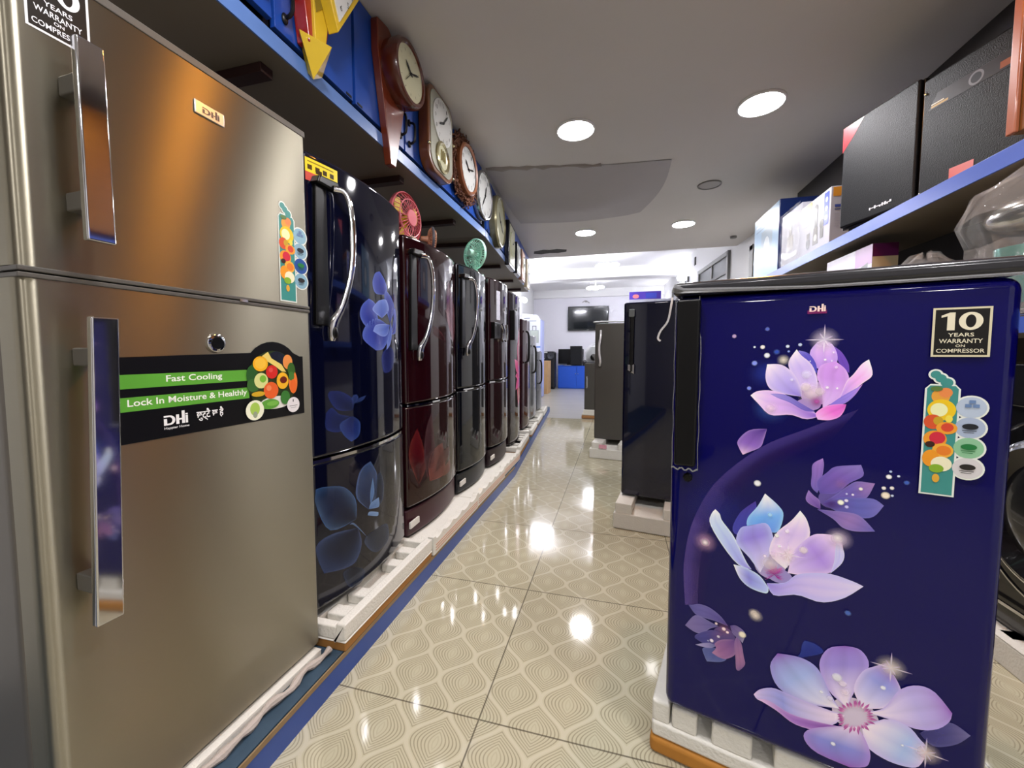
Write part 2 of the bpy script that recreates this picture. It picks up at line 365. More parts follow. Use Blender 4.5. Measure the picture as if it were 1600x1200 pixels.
# ---------------------------------------------------------------- fridges
CHROME = mat('chrome', 'd8d8dc', .06, 1.); BLACKPL = mat('black_plastic', '0a0a0b', .3, spec=.35)
GREYPL = mat('grey_plastic_trim', '57544f', .35); FOAM = mat('white_packing_foam', 'dedbd2', .85, bump=.25, bscale=120, var=.05, vscale=30)
CARD = mat('brown_cardboard', '9c6c34', .8, var=.1, vscale=20); RUB = mat('black_rubber', '0a0a0a', .6)
def gloss(name, col): return mat(name, col, .06, spec=.5, coat=.35)
def bowf(W, bow): return lambda u: bow * (1 - (2 * u / W - 1) ** 2)
def plan(W, bow, D, n=20):
    f = bowf(W, bow); return [(W * i / n, -f(W * i / n)) for i in range(n + 1)] + [(W, D), (0, D)]
def pipe_handle(path, w, m, parent, name='handle', flat=1.0):
    return MB().tube(path, w, 10, flat).build(name, m, parent, ang=60)
def smooth_path(P, n=24):
    out = []
    for i in range(n + 1):
        t = i / n; a = crom([(p[0], p[1]) for p in P], t); b = crom([(p[2], 0) for p in P], t); out.append((a[0], a[1], b[0]))
    return out
def fridge(label, loc, rotz, W, D, H, doors, body, bow=.04, base=None, group=None, bevel=.014, trim=None, T=.055, side=None):
    """doors: (z0, z1, material); front face of the doors at y = 0 (bulging to -bow)"""
    t = thing('refrigerator', label, 'refrigerator', loc, rotz, group)
    MB().box(.006, T + .006, 0, W - .006, D, H).build('cabinet', side or body, t, bevel=.008)
    MB().box(.012, T, doors[0][0] + .01, W - .012, T + .006, H - .01).build('door_seal', RUB, t)
    ds = []
    for i, (a, b, m) in enumerate(doors):
        d = MB().prism(plan(W, bow, T), a, b).build('door', m, t, bevel=bevel, seg=4); ds.append(d)
        if trim and i:
            MB().prism(plan(W - .012, bow + .003, T - .004), a - trim, a - .002).build('door_trim', CHROME, t).location.x = .006
    if base:
        z, m = base
        MB().prism(plan(W - .01, bow * .8, T), 0, z).build('plinth_panel', m, t, bevel=.01).location = (.005, .012, 0)
    return t, ds
def chrome_handle(door, W, bow, z0, z1, u0=.1):
    """long curved bar with a dark recess behind it, as on the left row"""
    f = bowf(W, bow); h = z1 - z0
    MB().prism([(.018, z0 + h * .12), (u0 + .03, z0 + h * .12), (u0 + .035, z1 + .01), (.03, z1 + .015)], -f(.06) - .003, .0, 'y').build('handle_recess', BLACKPL, door, bevel=.004)
    P = [(u0 - .015, -f(u0) - .012, z1), (u0 + .012, -f(u0) - .035, z1 - .01), (u0 + .02, -f(u0) - .05, z1 - h * .2), (u0 + .012, -f(u0) - .05, z0 + h * .5), (u0 - .012, -f(u0) - .034, z0 + h * .26), (u0 - .03, -f(u0) - .012, z0 + h * .14), (u0 - .035, -f(u0) - .008, z0 + .01)]
    hd = MB().tube(smooth_path(P), [.0095] * 17 + [.0105, .012, .014, .015, .015, .014, .012, .008], 10, .75).build('handle', CHROME, door, ang=60)
    MB().ball((u0 - .036, -f(u0) - .022, z0 + .035), .011, (1, .5, 1.6)).build('lock', BLACKPL, hd)
    MB().prism([(.02, z1 - .005), (u0 + .015, z1 - .005), (u0 + .012, z1 + .028), (.03, z1 + .02)], -f(.06) - .02, .0, 'y').build('handle_mount', BLACKPL, door, bevel=.006)
def tray(label, loc, rotz, W, D, h0, h1, style='scallop', card=0., group='foam packing trays', cardmat=None):
    """packing tray: slab h0 thick, rim up to h1, front at y=0"""
    t = thing('foam_tray', label, 'packing foam', loc, rotz, group)
    c = card
    o_ = style == 'open'
    tb = MB().box(.0, 0, c, W, D, h0 - .026 * o_)
    if o_: tb.box(.015, .125, c, W - .015, D - .02, h0)
    tb.build('tray_base', FOAM, t, bevel=.004)
    if style == 'scallop':
        n = 60; top = []
        for i in range(n + 1):
            u = W * i / n; top.append((u, h1 - .012 - .018 * abs(sin(u / W * pi * 5 + .4)) ** .6 * (1 if .04 < u / W < .96 else .2)))
        MB().prism([(0, h0 - .002)] + [(W, h0 - .002)] + top[::-1], 0, .03, 'y').build('tray_rim', FOAM, t, bevel=.002)
        for k in range(3): MB().box(.02, -.0015, h0 * .3 + k * .012 + c * .5, W - .01, .001, h0 * .3 + k * .012 + .004 + c * .5).build('tape_strip', mat('pink_tape', 'c99a80', .6), t)
    else:
        hb = h0 - .026 * o_; b = MB().box(0, 0, hb, W, .032, h1).box(0, .032, hb, .028, D * .5, h1 - .01).box(W - .028, .032, hb, W, D * .5, h1 - .01)
        for k in range(5):
            if k == 2: continue
            u = .06 + (W - .17) * k / 4
            b.box(u, .032, hb, u + .05, .115, h1 - .018)
        b.build('tray_rim', FOAM, t, bevel=.005)
    if c: MB().box(.002, .002, 0, W - .002, D - .002, c).build('carton_base', cardmat or CARD, t, bevel=.004)
    return t
Q = pi / 2
NAVY = gloss('navy_gloss', '05071c'); MAR = gloss('maroon_gloss', '20060b'); INK = gloss('ink_gloss', '090b12'); PLUM = gloss('plum_gloss', '1d080e')
ART = {'blue':[[[[310,934],[295,952],[285,978],[277,990]],[[310,934],[308,952],[296,975],[277,990]],['6040a8','6a45b0','8060c0','7050b8',90]],[[[278,944],[260,943],[249,971],[259,991],[270,997]],[[278,944],[290,952],[291,969],[283,988],[270,997]],['8a58c0','c8a0e0','f8e8f4','b090dc',100]],[[[262,932],[242,954],[233,969],[231,977]],[[262,932],[259,952],[247,971],[231,977]],['4848b0','5a50b8','8a80d0','4a48b0',95]],[[[262,885],[237,901],[219,936],[216,956],[228,979]],[[262,885],[263,919],[253,949],[236,967],[228,979]],['c8b0e0','bca8e0','f2e6f6','d8c8ee',100]],[[[239,886],[210,890],[187,899],[178,921],[180,949]],[[239,886],[238,901],[226,929],[205,948],[180,949]],['7a68c4','b0a0dc','f4e4f2','d8c6ea',100]],[[[273,866],[270,902],[262,926],[267,948],[289,956]],[[273,866],[298,887],[310,917],[305,940],[289,956]],['d0b0e4','bc88d4','c890dc','d0a4e2',100]],[[[298,885],[306,917],[316,932],[327,951],[337,960]],[[298,885],[314,898],[330,916],[343,932],[337,960]],['a888d8','e0a4dc','fbe6f2','f0d0ec',100]],[[[281,871],[302,891],[322,907],[330,914]],[[281,871],[304,876],[319,892],[330,914]],['7868c8','9078d0','c080d0','8870cc',100]],[[[270,850],[250,864],[217,887],[187,896],[164,893],[153,884]],[[270,850],[248,842],[222,849],[189,846],[167,868],[153,884]],['7048b8','c8a0dc','f2e0f2','e0c0e8',100]],[[[262,858],[240,872],[217,887],[199,890],[187,889]],[[262,858],[244,859],[221,873],[201,881],[187,889]],['5a48b0','8078cc','a8a0e0','7068c4',70]],[[[266,843],[263,856],[278,870],[297,875],[308,875]],[[266,843],[283,843],[298,850],[305,862],[308,875]],['f0b8e4','d868c4','b850b0','e8a0dc',100]],[[[184,817],[153,811],[133,787],[136,771],[143,758]],[[184,817],[180,797],[174,778],[156,766],[143,758]],['402878','8860b8','f0cce4','a080c8',88]],[[[271,698],[261,710],[261,734],[262,755],[277,768]],[[271,698],[274,712],[278,738],[279,757],[277,768]],['605aa8','8464b4','a880c4','7a66b8',88]],[[[275,698],[270,721],[285,742],[298,755],[334,763]],[[275,698],[300,703],[319,726],[338,743],[334,763]],['58489c','7458ac','8878bc','6a5cb0',88]],[[[281,682],[296,697],[317,721],[330,731],[355,731]],[[281,682],[308,681],[331,696],[345,703],[355,731]],['5a4aa0','6c5cac','a078b0','7268b4',88]],[[[280,679],[307,696],[331,699],[354,702],[369,692]],[[280,679],[302,668],[332,662],[355,668],[369,692]],['5c3c94','5c5cac','7a70b8','6a68b4',88]],[[[272,666],[297,668],[327,669],[342,661],[359,641]],[[272,666],[297,652],[312,638],[331,635],[359,641]],['5e52a4','9070b0','5a58a8','8878bc',88]],[[[277,667],[260,674],[253,684],[257,702]],[[277,667],[275,684],[265,693],[257,702]],['5a3a90','8060ac','9c7cc0','9478bc',88]],[[[182,578],[131,587],[141,631],[169,663]],[[182,578],[172,619],[171,652],[169,663]],['4040a8','4040a8','503090','4848b0',75]],[[[191,603],[159,603],[156,624],[173,653],[185,682]],[[191,603],[210,607],[218,642],[210,660],[185,682]],['4860c8','68a0e4','f8ecf0','90c0f0',100]],[[[167,515],[140,520],[107,559],[85,598],[88,620],[95,631]],[[167,515],[156,530],[133,577],[109,608],[104,622],[95,631]],['8070c8','b0c0ec','f0ece8','d8e4f4',100]],[[[182,512],[162,539],[137,567],[144,600],[162,608]],[[182,512],[202,572],[200,602],[188,620],[162,608]],['d0c8e8','8878cc','a8b4e8','b8c0ee',100]],[[[225,532],[197,558],[206,601],[231,634],[245,658]],[[225,532],[245,568],[262,609],[257,640],[245,658]],['f0dcec','c8b0e0','faf0f0','e8d8f0',100]],[[[229,525],[237,571],[256,601],[274,617],[309,621]],[[229,525],[254,528],[297,545],[315,582],[309,621]],['d8c4e8','a080d0','f8e0f0','d8c0ea',100]],[[[297,543],[302,569],[303,598],[306,610]],[[297,543],[314,569],[316,591],[306,610]],['b0a8e4','b8b4ec','e0d4f4','c8c8f2',100]],[[[194,493],[226,504],[246,527],[292,542],[328,538],[347,532]],[[194,493],[208,471],[246,484],[285,481],[319,500],[347,532]],['8878cc','c0b0e4','d0c8f0','b0b0ec',100]],[[[198,484],[182,505],[160,515],[143,517],[133,517]],[[198,484],[194,471],[166,474],[146,489],[133,517]],['b8c8ec','8080cc','f0f0f4','c8dcf0',100]],[[[207,515],[197,506],[191,500]],[[207,515],[200,507],[191,500]],['7a1878','a02890','d880c8','a83098',95]],[[[207,515],[196,508],[189,503]],[[207,515],[199,509],[189,503]],['7a1878','a02890','d880c8','a83098',95]],[[[207,515],[195,510],[186,508]],[[207,515],[199,511],[186,508]],['7a1878','a02890','d880c8','a83098',95]],[[[207,515],[195,513],[190,513]],[[207,515],[199,514],[190,513]],['7a1878','a02890','d880c8','a83098',95]],[[[207,515],[196,515],[189,516]],[[207,515],[199,516],[189,516]],['7a1878','a02890','d880c8','a83098',95]],[[[207,515],[196,518],[187,520]],[[207,515],[200,519],[187,520]],['7a1878','a02890','d880c8','a83098',95]],[[[207,515],[198,520],[190,524]],[[207,515],[201,521],[190,524]],['7a1878','a02890','d880c8','a83098',95]],[[[207,515],[199,522],[195,525]],[[207,515],[202,523],[195,525]],['7a1878','a02890','d880c8','a83098',95]],[[[207,515],[201,524],[198,536]],[[207,515],[204,525],[198,536]],['7a1878','a02890','d880c8','a83098',95]],[[[207,515],[203,525],[202,537]],[[207,515],[206,526],[202,537]],['7a1878','a02890','d880c8','a83098',95]],[[[207,515],[205,526],[206,531]],[[207,515],[208,527],[206,531]],['7a1878','a02890','d880c8','a83098',95]],[[[207,515],[207,526],[210,538]],[[207,515],[210,527],[210,538]],['7a1878','a02890','d880c8','a83098',95]],[[[207,515],[209,526],[214,531]],[[207,515],[212,527],[214,531]],['7a1878','a02890','d880c8','a83098',95]],[[[207,515],[211,526],[219,535]],[[207,515],[214,526],[219,535]],['7a1878','a02890','d880c8','a83098',95]],[[[207,515],[212,524],[221,536]],[[207,515],[216,525],[221,536]],['7a1878','a02890','d880c8','a83098',95]],[[[207,515],[214,523],[225,533]],[[207,515],[217,524],[225,533]],['7a1878','a02890','d880c8','a83098',95]],[[[207,515],[215,521],[225,528]],[[207,515],[218,522],[225,528]],['7a1878','a02890','d880c8','a83098',95]],[[[207,515],[215,519],[226,523]],[[207,515],[218,520],[226,523]],['7a1878','a02890','d880c8','a83098',95]],[[[207,515],[215,516],[229,520]],[[207,515],[218,517],[229,520]],['7a1878','a02890','d880c8','a83098',95]],[[[207,515],[215,514],[223,514]],[[207,515],[218,515],[223,514]],['7a1878','a02890','d880c8','a83098',95]],[[[207,515],[214,511],[227,511]],[[207,515],[217,512],[227,511]],['7a1878','a02890','d880c8','a83098',95]],[[[207,515],[213,509],[222,507]],[[207,515],[216,510],[222,507]],['7a1878','a02890','d880c8','a83098',95]],[[[127,376],[113,393],[91,406],[70,408],[56,402],[47,399]],[[127,376],[102,379],[78,379],[61,382],[47,399]],['4c3c80','605898','504c8c','6c649c',90]],[[[109,369],[92,374],[70,380],[57,375],[41,348]],[[109,369],[92,358],[79,343],[62,339],[41,348]],['54508c','6c6098','786a9c','7870a4',90]],[[[116,354],[95,356],[65,335],[62,325]],[[116,354],[105,327],[83,319],[62,325]],['684878','403c80','383878','504888',90]],[[[105,318],[79,308],[83,290],[88,280]],[[105,318],[126,304],[116,290],[88,280]],['484c84','4c5490','6870a0','6068a0',90]],[[[106,323],[93,325],[80,320],[63,310]],[[106,323],[96,315],[83,311],[63,310]],['585c90','8880b0','a8a0c4','8c88b4',90]],[[[140,350],[115,341],[102,327],[105,318],[97,304]],[[140,350],[143,320],[126,301],[111,299],[97,304]],['5c3c80','906090','a87898','946c98',92]],[[[144,361],[140,341],[143,311],[145,286],[151,284]],[[144,361],[153,346],[158,320],[161,302],[151,284]],['68508c','986890','54447c','8c6894',92]],[[[131,379],[136,363],[149,354],[155,348]],[[131,379],[143,383],[159,372],[155,348]],['503c80','706090','a098b8','706498',90]],[[[435,283],[452,305],[474,322],[498,310]],[[435,283],[454,268],[481,285],[498,310]],['302c70','4c4888','8078a8','605c98',70]],[[[247,350],[256,365],[258,384],[262,394]],[[247,350],[291,379],[280,393],[262,394]],['2838a0','2c40a8','405ab8','3048b0',45]],[[[332,284],[302,309],[287,353],[299,391],[325,407]],[[332,284],[345,331],[361,381],[348,407],[325,407]],['f0e0ec','9080c8','7c44a4','a890d4',100]],[[[321,277],[267,264],[222,277],[206,317],[218,350]],[[321,277],[305,304],[285,344],[257,356],[218,350]],['e8dcec','98a8d8','7a3ca0','9080c8',100]],[[[330,267],[285,267],[242,270],[213,272],[190,259],[179,243]],[[330,267],[305,232],[253,223],[219,234],[188,234],[179,243]],['f0d8e4','8c90d0','e0c4e4','b0a0d8',100]],[[[323,241],[287,234],[244,230],[206,241],[186,236]],[[323,241],[296,218],[253,211],[219,226],[186,236]],['743c94','9868b8','e0c0e0','c8a0d4',100]],[[[355,293],[341,326],[352,366],[372,386],[385,397]],[[355,293],[387,309],[406,338],[405,360],[385,397]],['e8dcee','8c90d0','9860b8','d4c0e4',100]],[[[359,288],[385,308],[404,351],[427,371],[450,369],[474,340]],[[359,288],[392,290],[431,289],[456,301],[471,322],[474,340]],['ecdcec','b0a4d8','884cac','a894d4',100]],[[[356,255],[388,288],[419,289],[436,272],[444,263],[445,244]],[[356,255],[364,222],[391,209],[419,210],[436,219],[445,244]],['f4dce4','a0b4e0','e8c8e4','b8a8dc',100]],[[[348,253],[314,237],[276,212],[268,189],[289,169],[342,166]],[[348,253],[359,239],[369,215],[370,195],[364,179],[342,166]],['f0d8e4','7c80c8','8c50a8','a880c8',100]],[[[361,280],[366,280],[373,286]],[[361,280],[366,285],[373,286]],['e0b0d0','b05098','983c90','c078b0',85]],[[[361,276],[369,276],[378,280]],[[361,276],[369,281],[378,280]],['e0b0d0','b05098','983c90','c078b0',85]],[[[361,272],[367,269],[375,271]],[[361,272],[368,274],[375,271]],['e0b0d0','b05098','983c90','c078b0',85]],[[[358,267],[361,263],[365,264]],[[358,267],[363,268],[365,264]],['e0b0d0','b05098','983c90','c078b0',85]],[[[357,263],[360,256],[367,254]],[[357,263],[363,261],[367,254]],['e0b0d0','b05098','983c90','c078b0',85]],[[[354,261],[355,255],[359,254]],[[354,261],[358,259],[359,254]],['e0b0d0','b05098','983c90','c078b0',85]],[[[350,257],[350,251],[353,247]],[[350,257],[354,254],[353,247]],['e0b0d0','b05098','983c90','c078b0',85]],[[[349,255],[349,245],[352,238]],[[349,255],[352,248],[352,238]],['e0b0d0','b05098','983c90','c078b0',85]],[[[345,253],[343,246],[345,241]],[[345,253],[347,248],[345,241]],['e0b0d0','b05098','983c90','c078b0',85]],[[[342,254],[338,244],[338,234]],[[342,254],[342,244],[338,234]],['e0b0d0','b05098','983c90','c078b0',85]],[[[337,255],[332,246],[329,236]],[[337,255],[335,245],[329,236]],['e0b0d0','b05098','983c90','c078b0',85]],[[[335,253],[330,247],[329,240]],[[335,253],[333,246],[329,240]],['e0b0d0','b05098','983c90','c078b0',85]],[[[330,255],[325,250],[321,243]],[[330,255],[327,247],[321,243]],['e0b0d0','b05098','983c90','c078b0',85]],[[[330,260],[325,258],[322,252]],[[330,260],[327,253],[322,252]],['e0b0d0','b05098','983c90','c078b0',85]],[[[330,262],[325,261],[319,254]],[[330,262],[325,256],[319,254]],['e0b0d0','b05098','983c90','c078b0',85]],[[[328,264],[324,265],[319,260]],[[328,264],[324,259],[319,260]],['e0b0d0','b05098','983c90','c078b0',85]],[[[328,267],[323,268],[318,264]],[[328,267],[322,263],[318,264]],['e0b0d0','b05098','983c90','c078b0',85]],[[[329,274],[325,277],[319,275]],[[329,274],[323,272],[319,275]],['e0b0d0','b05098','983c90','c078b0',85]],[[[331,277],[326,281],[319,280]],[[331,277],[324,276],[319,280]],['e0b0d0','b05098','983c90','c078b0',85]],[[[333,281],[330,287],[324,288]],[[333,281],[327,282],[324,288]],['e0b0d0','b05098','983c90','c078b0',85]],[[[337,285],[335,292],[331,295]],[[337,285],[332,288],[331,295]],['e0b0d0','b05098','983c90','c078b0',85]],[[[340,287],[340,294],[336,298]],[[340,287],[336,291],[336,298]],['e0b0d0','b05098','983c90','c078b0',85]],[[[343,290],[345,298],[342,305]],[[343,290],[342,297],[342,305]],['e0b0d0','b05098','983c90','c078b0',85]],[[[345,290],[347,299],[345,306]],[[345,290],[342,298],[345,306]],['e0b0d0','b05098','983c90','c078b0',85]],[[[349,292],[352,301],[351,309]],[[349,292],[348,300],[351,309]],['e0b0d0','b05098','983c90','c078b0',85]],[[[352,292],[356,299],[357,307]],[[352,292],[353,300],[357,307]],['e0b0d0','b05098','983c90','c078b0',85]],[[[355,290],[362,298],[365,308]],[[355,290],[359,300],[365,308]],['e0b0d0','b05098','983c90','c078b0',85]],[[[357,287],[362,291],[364,297]],[[357,287],[360,294],[364,297]],['e0b0d0','b05098','983c90','c078b0',85]],[[[361,288],[365,290],[368,295]],[[361,288],[364,294],[368,295]],['e0b0d0','b05098','983c90','c078b0',85]],[[[361,284],[366,286],[371,292]],[[361,284],[365,290],[371,292]],['e0b0d0','b05098','983c90','c078b0',85]]],'blued':[[255,895,22.5,'ffe8e8',70],[263,878,11.7,'c050a8',80],[270,997,21.8,'f4e4ff',75],[189,862,37.1,'5080f0',50],[189,860,13.3,'ffe8f0',70],[177,930,35.4,'3850d0',45],[157,984,2.2,'e8f0ff',95],[171,984,4.1,'fff8f0',100],[179,967,5.1,'f4f8ff',100],[158,951,5.1,'98a8ff',85],[150,899,4.1,'90a0ff',80],[213,985,3.2,'e8f0ff',95],[233,988,3.2,'d8e4ff',90],[207,958,10.4,'fff4e0',85],[215,975,2.2,'a0b4ff',80],[178,1020,4.1,'7080d8',70],[120,1007,4.1,'e0c0e8',70],[195,974,5.1,'4868d0',60],[250,956,1.2,'ffffff',90],[273,959,2.2,'ffffff',85],[283,957,1.9,'f0e0ff',85],[278,906,2.9,'fff4ff',95],[293,905,2.2,'ffffff',90],[290,945,3.2,'f8d8ff',80],[285,973,2.2,'f8e8ff',80],[245,930,8.2,'ffffff',40],[245,906,8.2,'fff0e8',60],[267,898,8.2,'fff0f0',50],[222,919,3.2,'f0e8ff',70],[293,681,13.6,'502c80',60],[306,723,13.3,'b078b8',45],[335,718,3.2,'fff8e8',95],[315,705,1.9,'dcd8ff',85],[324,705,2.2,'fff4ff',90],[307,687,5.1,'ffffe8',100],[315,692,3.2,'f8f0ff',95],[316,680,3.2,'d8d0ff',90],[373,747,4.1,'ffffff',100],[386,750,2.2,'e8f0ff',95],[367,725,3.2,'fff8f0',95],[378,727,3.2,'fff8f0',95],[370,712,6.3,'fff0d8',100],[379,713,2.2,'e0e8ff',90],[375,757,2.2,'c8d8ff',85],[397,740,4.1,'5070c8',75],[102,628,72.5,'2838b0',35],[198,538,22.8,'ffeee8',65],[228,564,17.5,'fff0e8',55],[208,599,4.1,'fffff4',95],[225,612,4.1,'fff4ff',90],[213,578,3.2,'ffffff',90],[202,560,12.4,'f0d8f0',45],[195,640,4.1,'b8e8ff',85],[253,580,7.3,'fff0ec',75],[189,551,3.2,'fff0ff',85],[171,702,6.3,'ffffff',95],[77,553,25.7,'f0b8e0',75],[77,553,9.2,'fff4f0',100],[307,615,20.6,'f0d8f4',80],[305,617,11.1,'fff8f4',90],[174,422,10.2,'fff0e0',95],[326,474,5.1,'5878c8',75],[119,367,16.5,'c07898',35],[104,375,2.9,'ffe8e8',90],[119,368,4.1,'ffe8e8',90],[126,363,3.2,'ffe8e8',90],[109,347,3.2,'f0e0f0',90],[96,333,4.1,'fff0f8',95],[89,330,1.9,'c0c0e8',80],[154,368,7.0,'fff4d8',95],[177,418,12.4,'fff0e0',85],[345,273,24.7,'fff0e4',80],[382,348,4.1,'ffffff',90],[315,340,8.2,'ffffff',80],[324,331,6.3,'fff0ff',80],[328,315,9.5,'fff0f0',65],[306,293,5.1,'f0e8ff',85],[292,300,3.2,'ffffff',80],[314,202,4.1,'ffffff',85],[413,250,2.2,'ffffff',80],[391,391,21.6,'fff0e8',80],[444,252,19.6,'ffe8e0',80]],'ribbon':[[[326,867],[246,821],[173,776],[93,689],[51,594],[35,493],[40,396]],[[287,802],[233,764],[175,716],[131,646],[102,569],[89,493],[82,410]]],'navy':[[[[1357,1002],[1302,965],[1311,905],[1354,899]],[[1357,1002],[1402,978],[1391,921],[1354,899]],['141c58','1c2668','28347c','34489c',70]],[[[1347,1195],[1270,1187],[1250,1221],[1267,1258],[1298,1271]],[[1347,1195],[1351,1220],[1333,1247],[1298,1271]],['2c3890','3844a4','5468c8','7088e0',85]],[[[1286,1094],[1218,1063],[1179,1096],[1189,1135],[1226,1163]],[[1286,1094],[1281,1094],[1264,1149],[1226,1163]],['2c3890','3844a4','5468c8','7088e0',85]],[[[1365,1076],[1267,1099],[1204,1065],[1192,1021],[1262,983]],[[1365,1076],[1352,1026],[1313,989],[1262,983]],['2c3890','3844a4','5468c8','7088e0',85]],[[[1371,1089],[1340,1140],[1329,1187],[1342,1211]],[[1371,1089],[1419,1149],[1386,1189],[1342,1211]],['2c3890','3844a4','5468c8','7088e0',85]],[[[1381,1046],[1406,1104],[1407,1135],[1428,1153]],[[1381,1046],[1424,1054],[1439,1106],[1428,1153]],['2c3890','3844a4','5468c8','7088e0',85]],[[[1307,1102],[1248,1125],[1266,1150],[1289,1165]],[[1307,1102],[1362,1137],[1341,1174],[1289,1165]],['4458b4','6078cc','88a0e8','90a8f0',90]],[[[1369,1082],[1317,1082],[1266,1074],[1247,1051]],[[1369,1082],[1347,1044],[1305,1035],[1247,1051]],['4458b4','6078cc','88a0e8','90a8f0',90]],[[[1378,1095],[1358,1039],[1344,1014],[1338,985]],[[1378,1095],[1389,1053],[1371,1008],[1338,985]],['4458b4','6078cc','88a0e8','90a8f0',90]],[[[1133,782],[1070,793],[1040,837],[1047,854]],[[1133,782],[1139,816],[1092,847],[1047,854]],['0c1438','14205a','203080','2c4090',60]],[[[1124,764],[1087,721],[1031,736],[1031,786]],[[1124,764],[1081,776],[1052,801],[1031,786]],['0c1438','14205a','203080','2c4090',60]],[[[1133,763],[1080,745],[1094,706],[1125,679]],[[1133,763],[1166,736],[1160,693],[1125,679]],['141e50','1c2c70','385098','3c58a0',75]],[[[1138,800],[1131,822],[1139,832],[1152,834]],[[1138,800],[1156,814],[1160,825],[1152,834]],['24305c','2c3c74','384c88','4058a0',70]],[[[1147,804],[1164,819],[1200,826]],[[1147,804],[1182,811],[1200,826]],['1c2850','28386c','384c88','4058a0',70]],[[[1138,409],[1034,413],[961,509],[951,549],[960,558]],[[1138,409],[1137,477],[1089,535],[1020,557],[960,558]],['14182a','1c2848','40689c','50709c',75]],[[[1145,375],[1048,398],[968,387],[959,342],[1009,285]],[[1145,375],[1161,315],[1133,265],[1086,263],[1009,285]],['181c30','20283f','2c4070','4a6090',70]],[[[1185,331],[1174,309],[1209,263],[1245,241]],[[1185,331],[1311,321],[1322,251],[1245,241]],['1c2030','242c40','303c58','506080',70]],[[[1206,414],[1141,481],[1150,551],[1177,580],[1216,588]],[[1206,414],[1242,434],[1253,519],[1239,556],[1216,588]],['202840','2c3c60','48608c','5a709c',80]],[[[1251,408],[1234,470],[1255,524],[1274,535]],[[1251,408],[1290,428],[1294,495],[1274,535]],['141a2c','1c263c','2c3c58','48608c',60]],[[[1210,429],[1211,478],[1227,527]],[[1210,429],[1233,470],[1227,527]],['48689c','5878a8','6c8cb8','7898c0',85]],[[[1201,421],[1215,438],[1261,442]],[[1201,421],[1260,407],[1261,442]],['5070a4','6080b0','80a0cc','80a0cc',90]],[[[1194,400],[1205,409],[1256,388]],[[1194,400],[1250,376],[1256,388]],['6080b0','7090bc','80a0cc','88a8d0',90]],[[[1124,249],[1078,253],[1091,205],[1114,180]],[[1124,249],[1172,212],[1154,179],[1114,180]],['14182a','1c2438','283450','48587c',55]],[[[1106,402],[1130,397],[1189,323]],[[1106,402],[1129,390],[1189,323]],['60789c','60789c','60789c','7088a8',70]]],'maroonlow':[[[[1606,374],[1551,501],[1559,573],[1602,635]],[[1606,374],[1658,442],[1642,543],[1602,635]],['301018','6c1824','7c2028','a04840',85]],[[[1669,378],[1647,505],[1667,622],[1711,696]],[[1669,378],[1732,484],[1725,611],[1711,696]],['58242c','5c3840','6c4c54','7c5860',80]],[[[1689,366],[1682,460],[1740,514],[1813,525]],[[1689,366],[1839,365],[1829,474],[1813,525]],['943c38','84443f','945450','b87068',85]],[[[1816,352],[1840,391],[1915,415]],[[1816,352],[1915,356],[1915,415]],['743430','98584c','a87060','b08070',80]],[[[1737,395],[1782,472],[1905,489]],[[1737,395],[1888,432],[1905,489]],['602c30','744044','84504f','946058',60]]],'maroonup':[[[[2007,1034],[1916,1113],[1884,1187],[1927,1266]],[[2007,1034],[2044,1121],[2025,1234],[1927,1266]],['8c4858','a45868','b87884','c88c94',80]],[[[1881,1027],[1745,1059],[1738,1087],[1730,1104]],[[1881,1027],[1828,1070],[1778,1093],[1730,1104]],['2c0c14','501824','702c3c','8c4454',70]],[[[2018,1071],[1912,1174],[1886,1248],[1916,1351]],[[2018,1071],[2031,1186],[1982,1276],[1916,1351]],['703444','804454','8c5460','a06874',60]]]}
# display platform (left)
KERB = mat('blue_laminate', '254896', .35, var=.08, vscale=5); WORN = mat('worn_blue_board', '33485a', .6, var=.35, vscale=25)
pl = thing('display_platform', 'low blue fronted platform under the left row of fridges', 'platform', (-.775, 0, 0))
MB().prism([(0, -2.2), (0, 3.0), (-.255, 5.9), (-.32, 6.6), (-.85, 6.6), (-.82, 3.0), (-.82, -2.2)], .0, .068).build('front_board', KERB, pl)
MB().prism([(-.006, -2.2), (-.006, 3.0), (-.26, 5.9), (-.325, 6.6), (-.84, 6.6), (-.81, 3.0), (-.81, -2.2)], .068, .08).build('platform_top', WORN, pl)
MB().prism([(.002, -2.2), (.002, 3.0), (-.002, 3.0), (-.002, -2.2)], .066, .08).build('edge_band', mat('raw_board_edge', '8a7352', .7, var=.2, vscale=30), pl)
# --- the near steel fridge
W = .562
st = thing('refrigerator', 'brushed steel two door refrigerator with chrome bar handles and green slogan band', 'refrigerator', (-.8689, .3902, .1), radians(88))
SIDE = mat('grey_side_panel', '7d7872', .4, .5)
MB().box(.004, .075, 0, W - .004, .64, 1.485).build('cabinet', SIDE, st, bevel=.01)
MB().box(.01, .055, .02, W - .01, .075, 1.47).build('door_seal', RUB, st)
def rdoor(a, b):
    R = .022; p = [(W * .5, 0)]
    for k in range(9): w = Q * k / 8; p.append((W - R * .4 + R * .4 * sin(w), R * .4 - R * .4 * cos(w)))
    p += [(W, .055), (0, .055)]
    for k in range(9): w = Q * k / 8; p.append((R - R * cos(w), R - R * sin(w)))
    return MB().prism(p, a, b).build('door', STEEL, st, ang=30)
lo = rdoor(.012, .986); hi = rdoor(1.004, 1.466)
for d, z0, z1 in ((lo, .986, .994), (hi, .996, 1.004), (hi, 1.466, 1.482)):
    MB().box(.0, -.002, z0, W, .057, z1).build('edge_cap', GREYPL, d, bevel=.002)
MB().box(.35, -.004, .992, .37, .0, .998).build('hinge_tab', CHROME, lo)
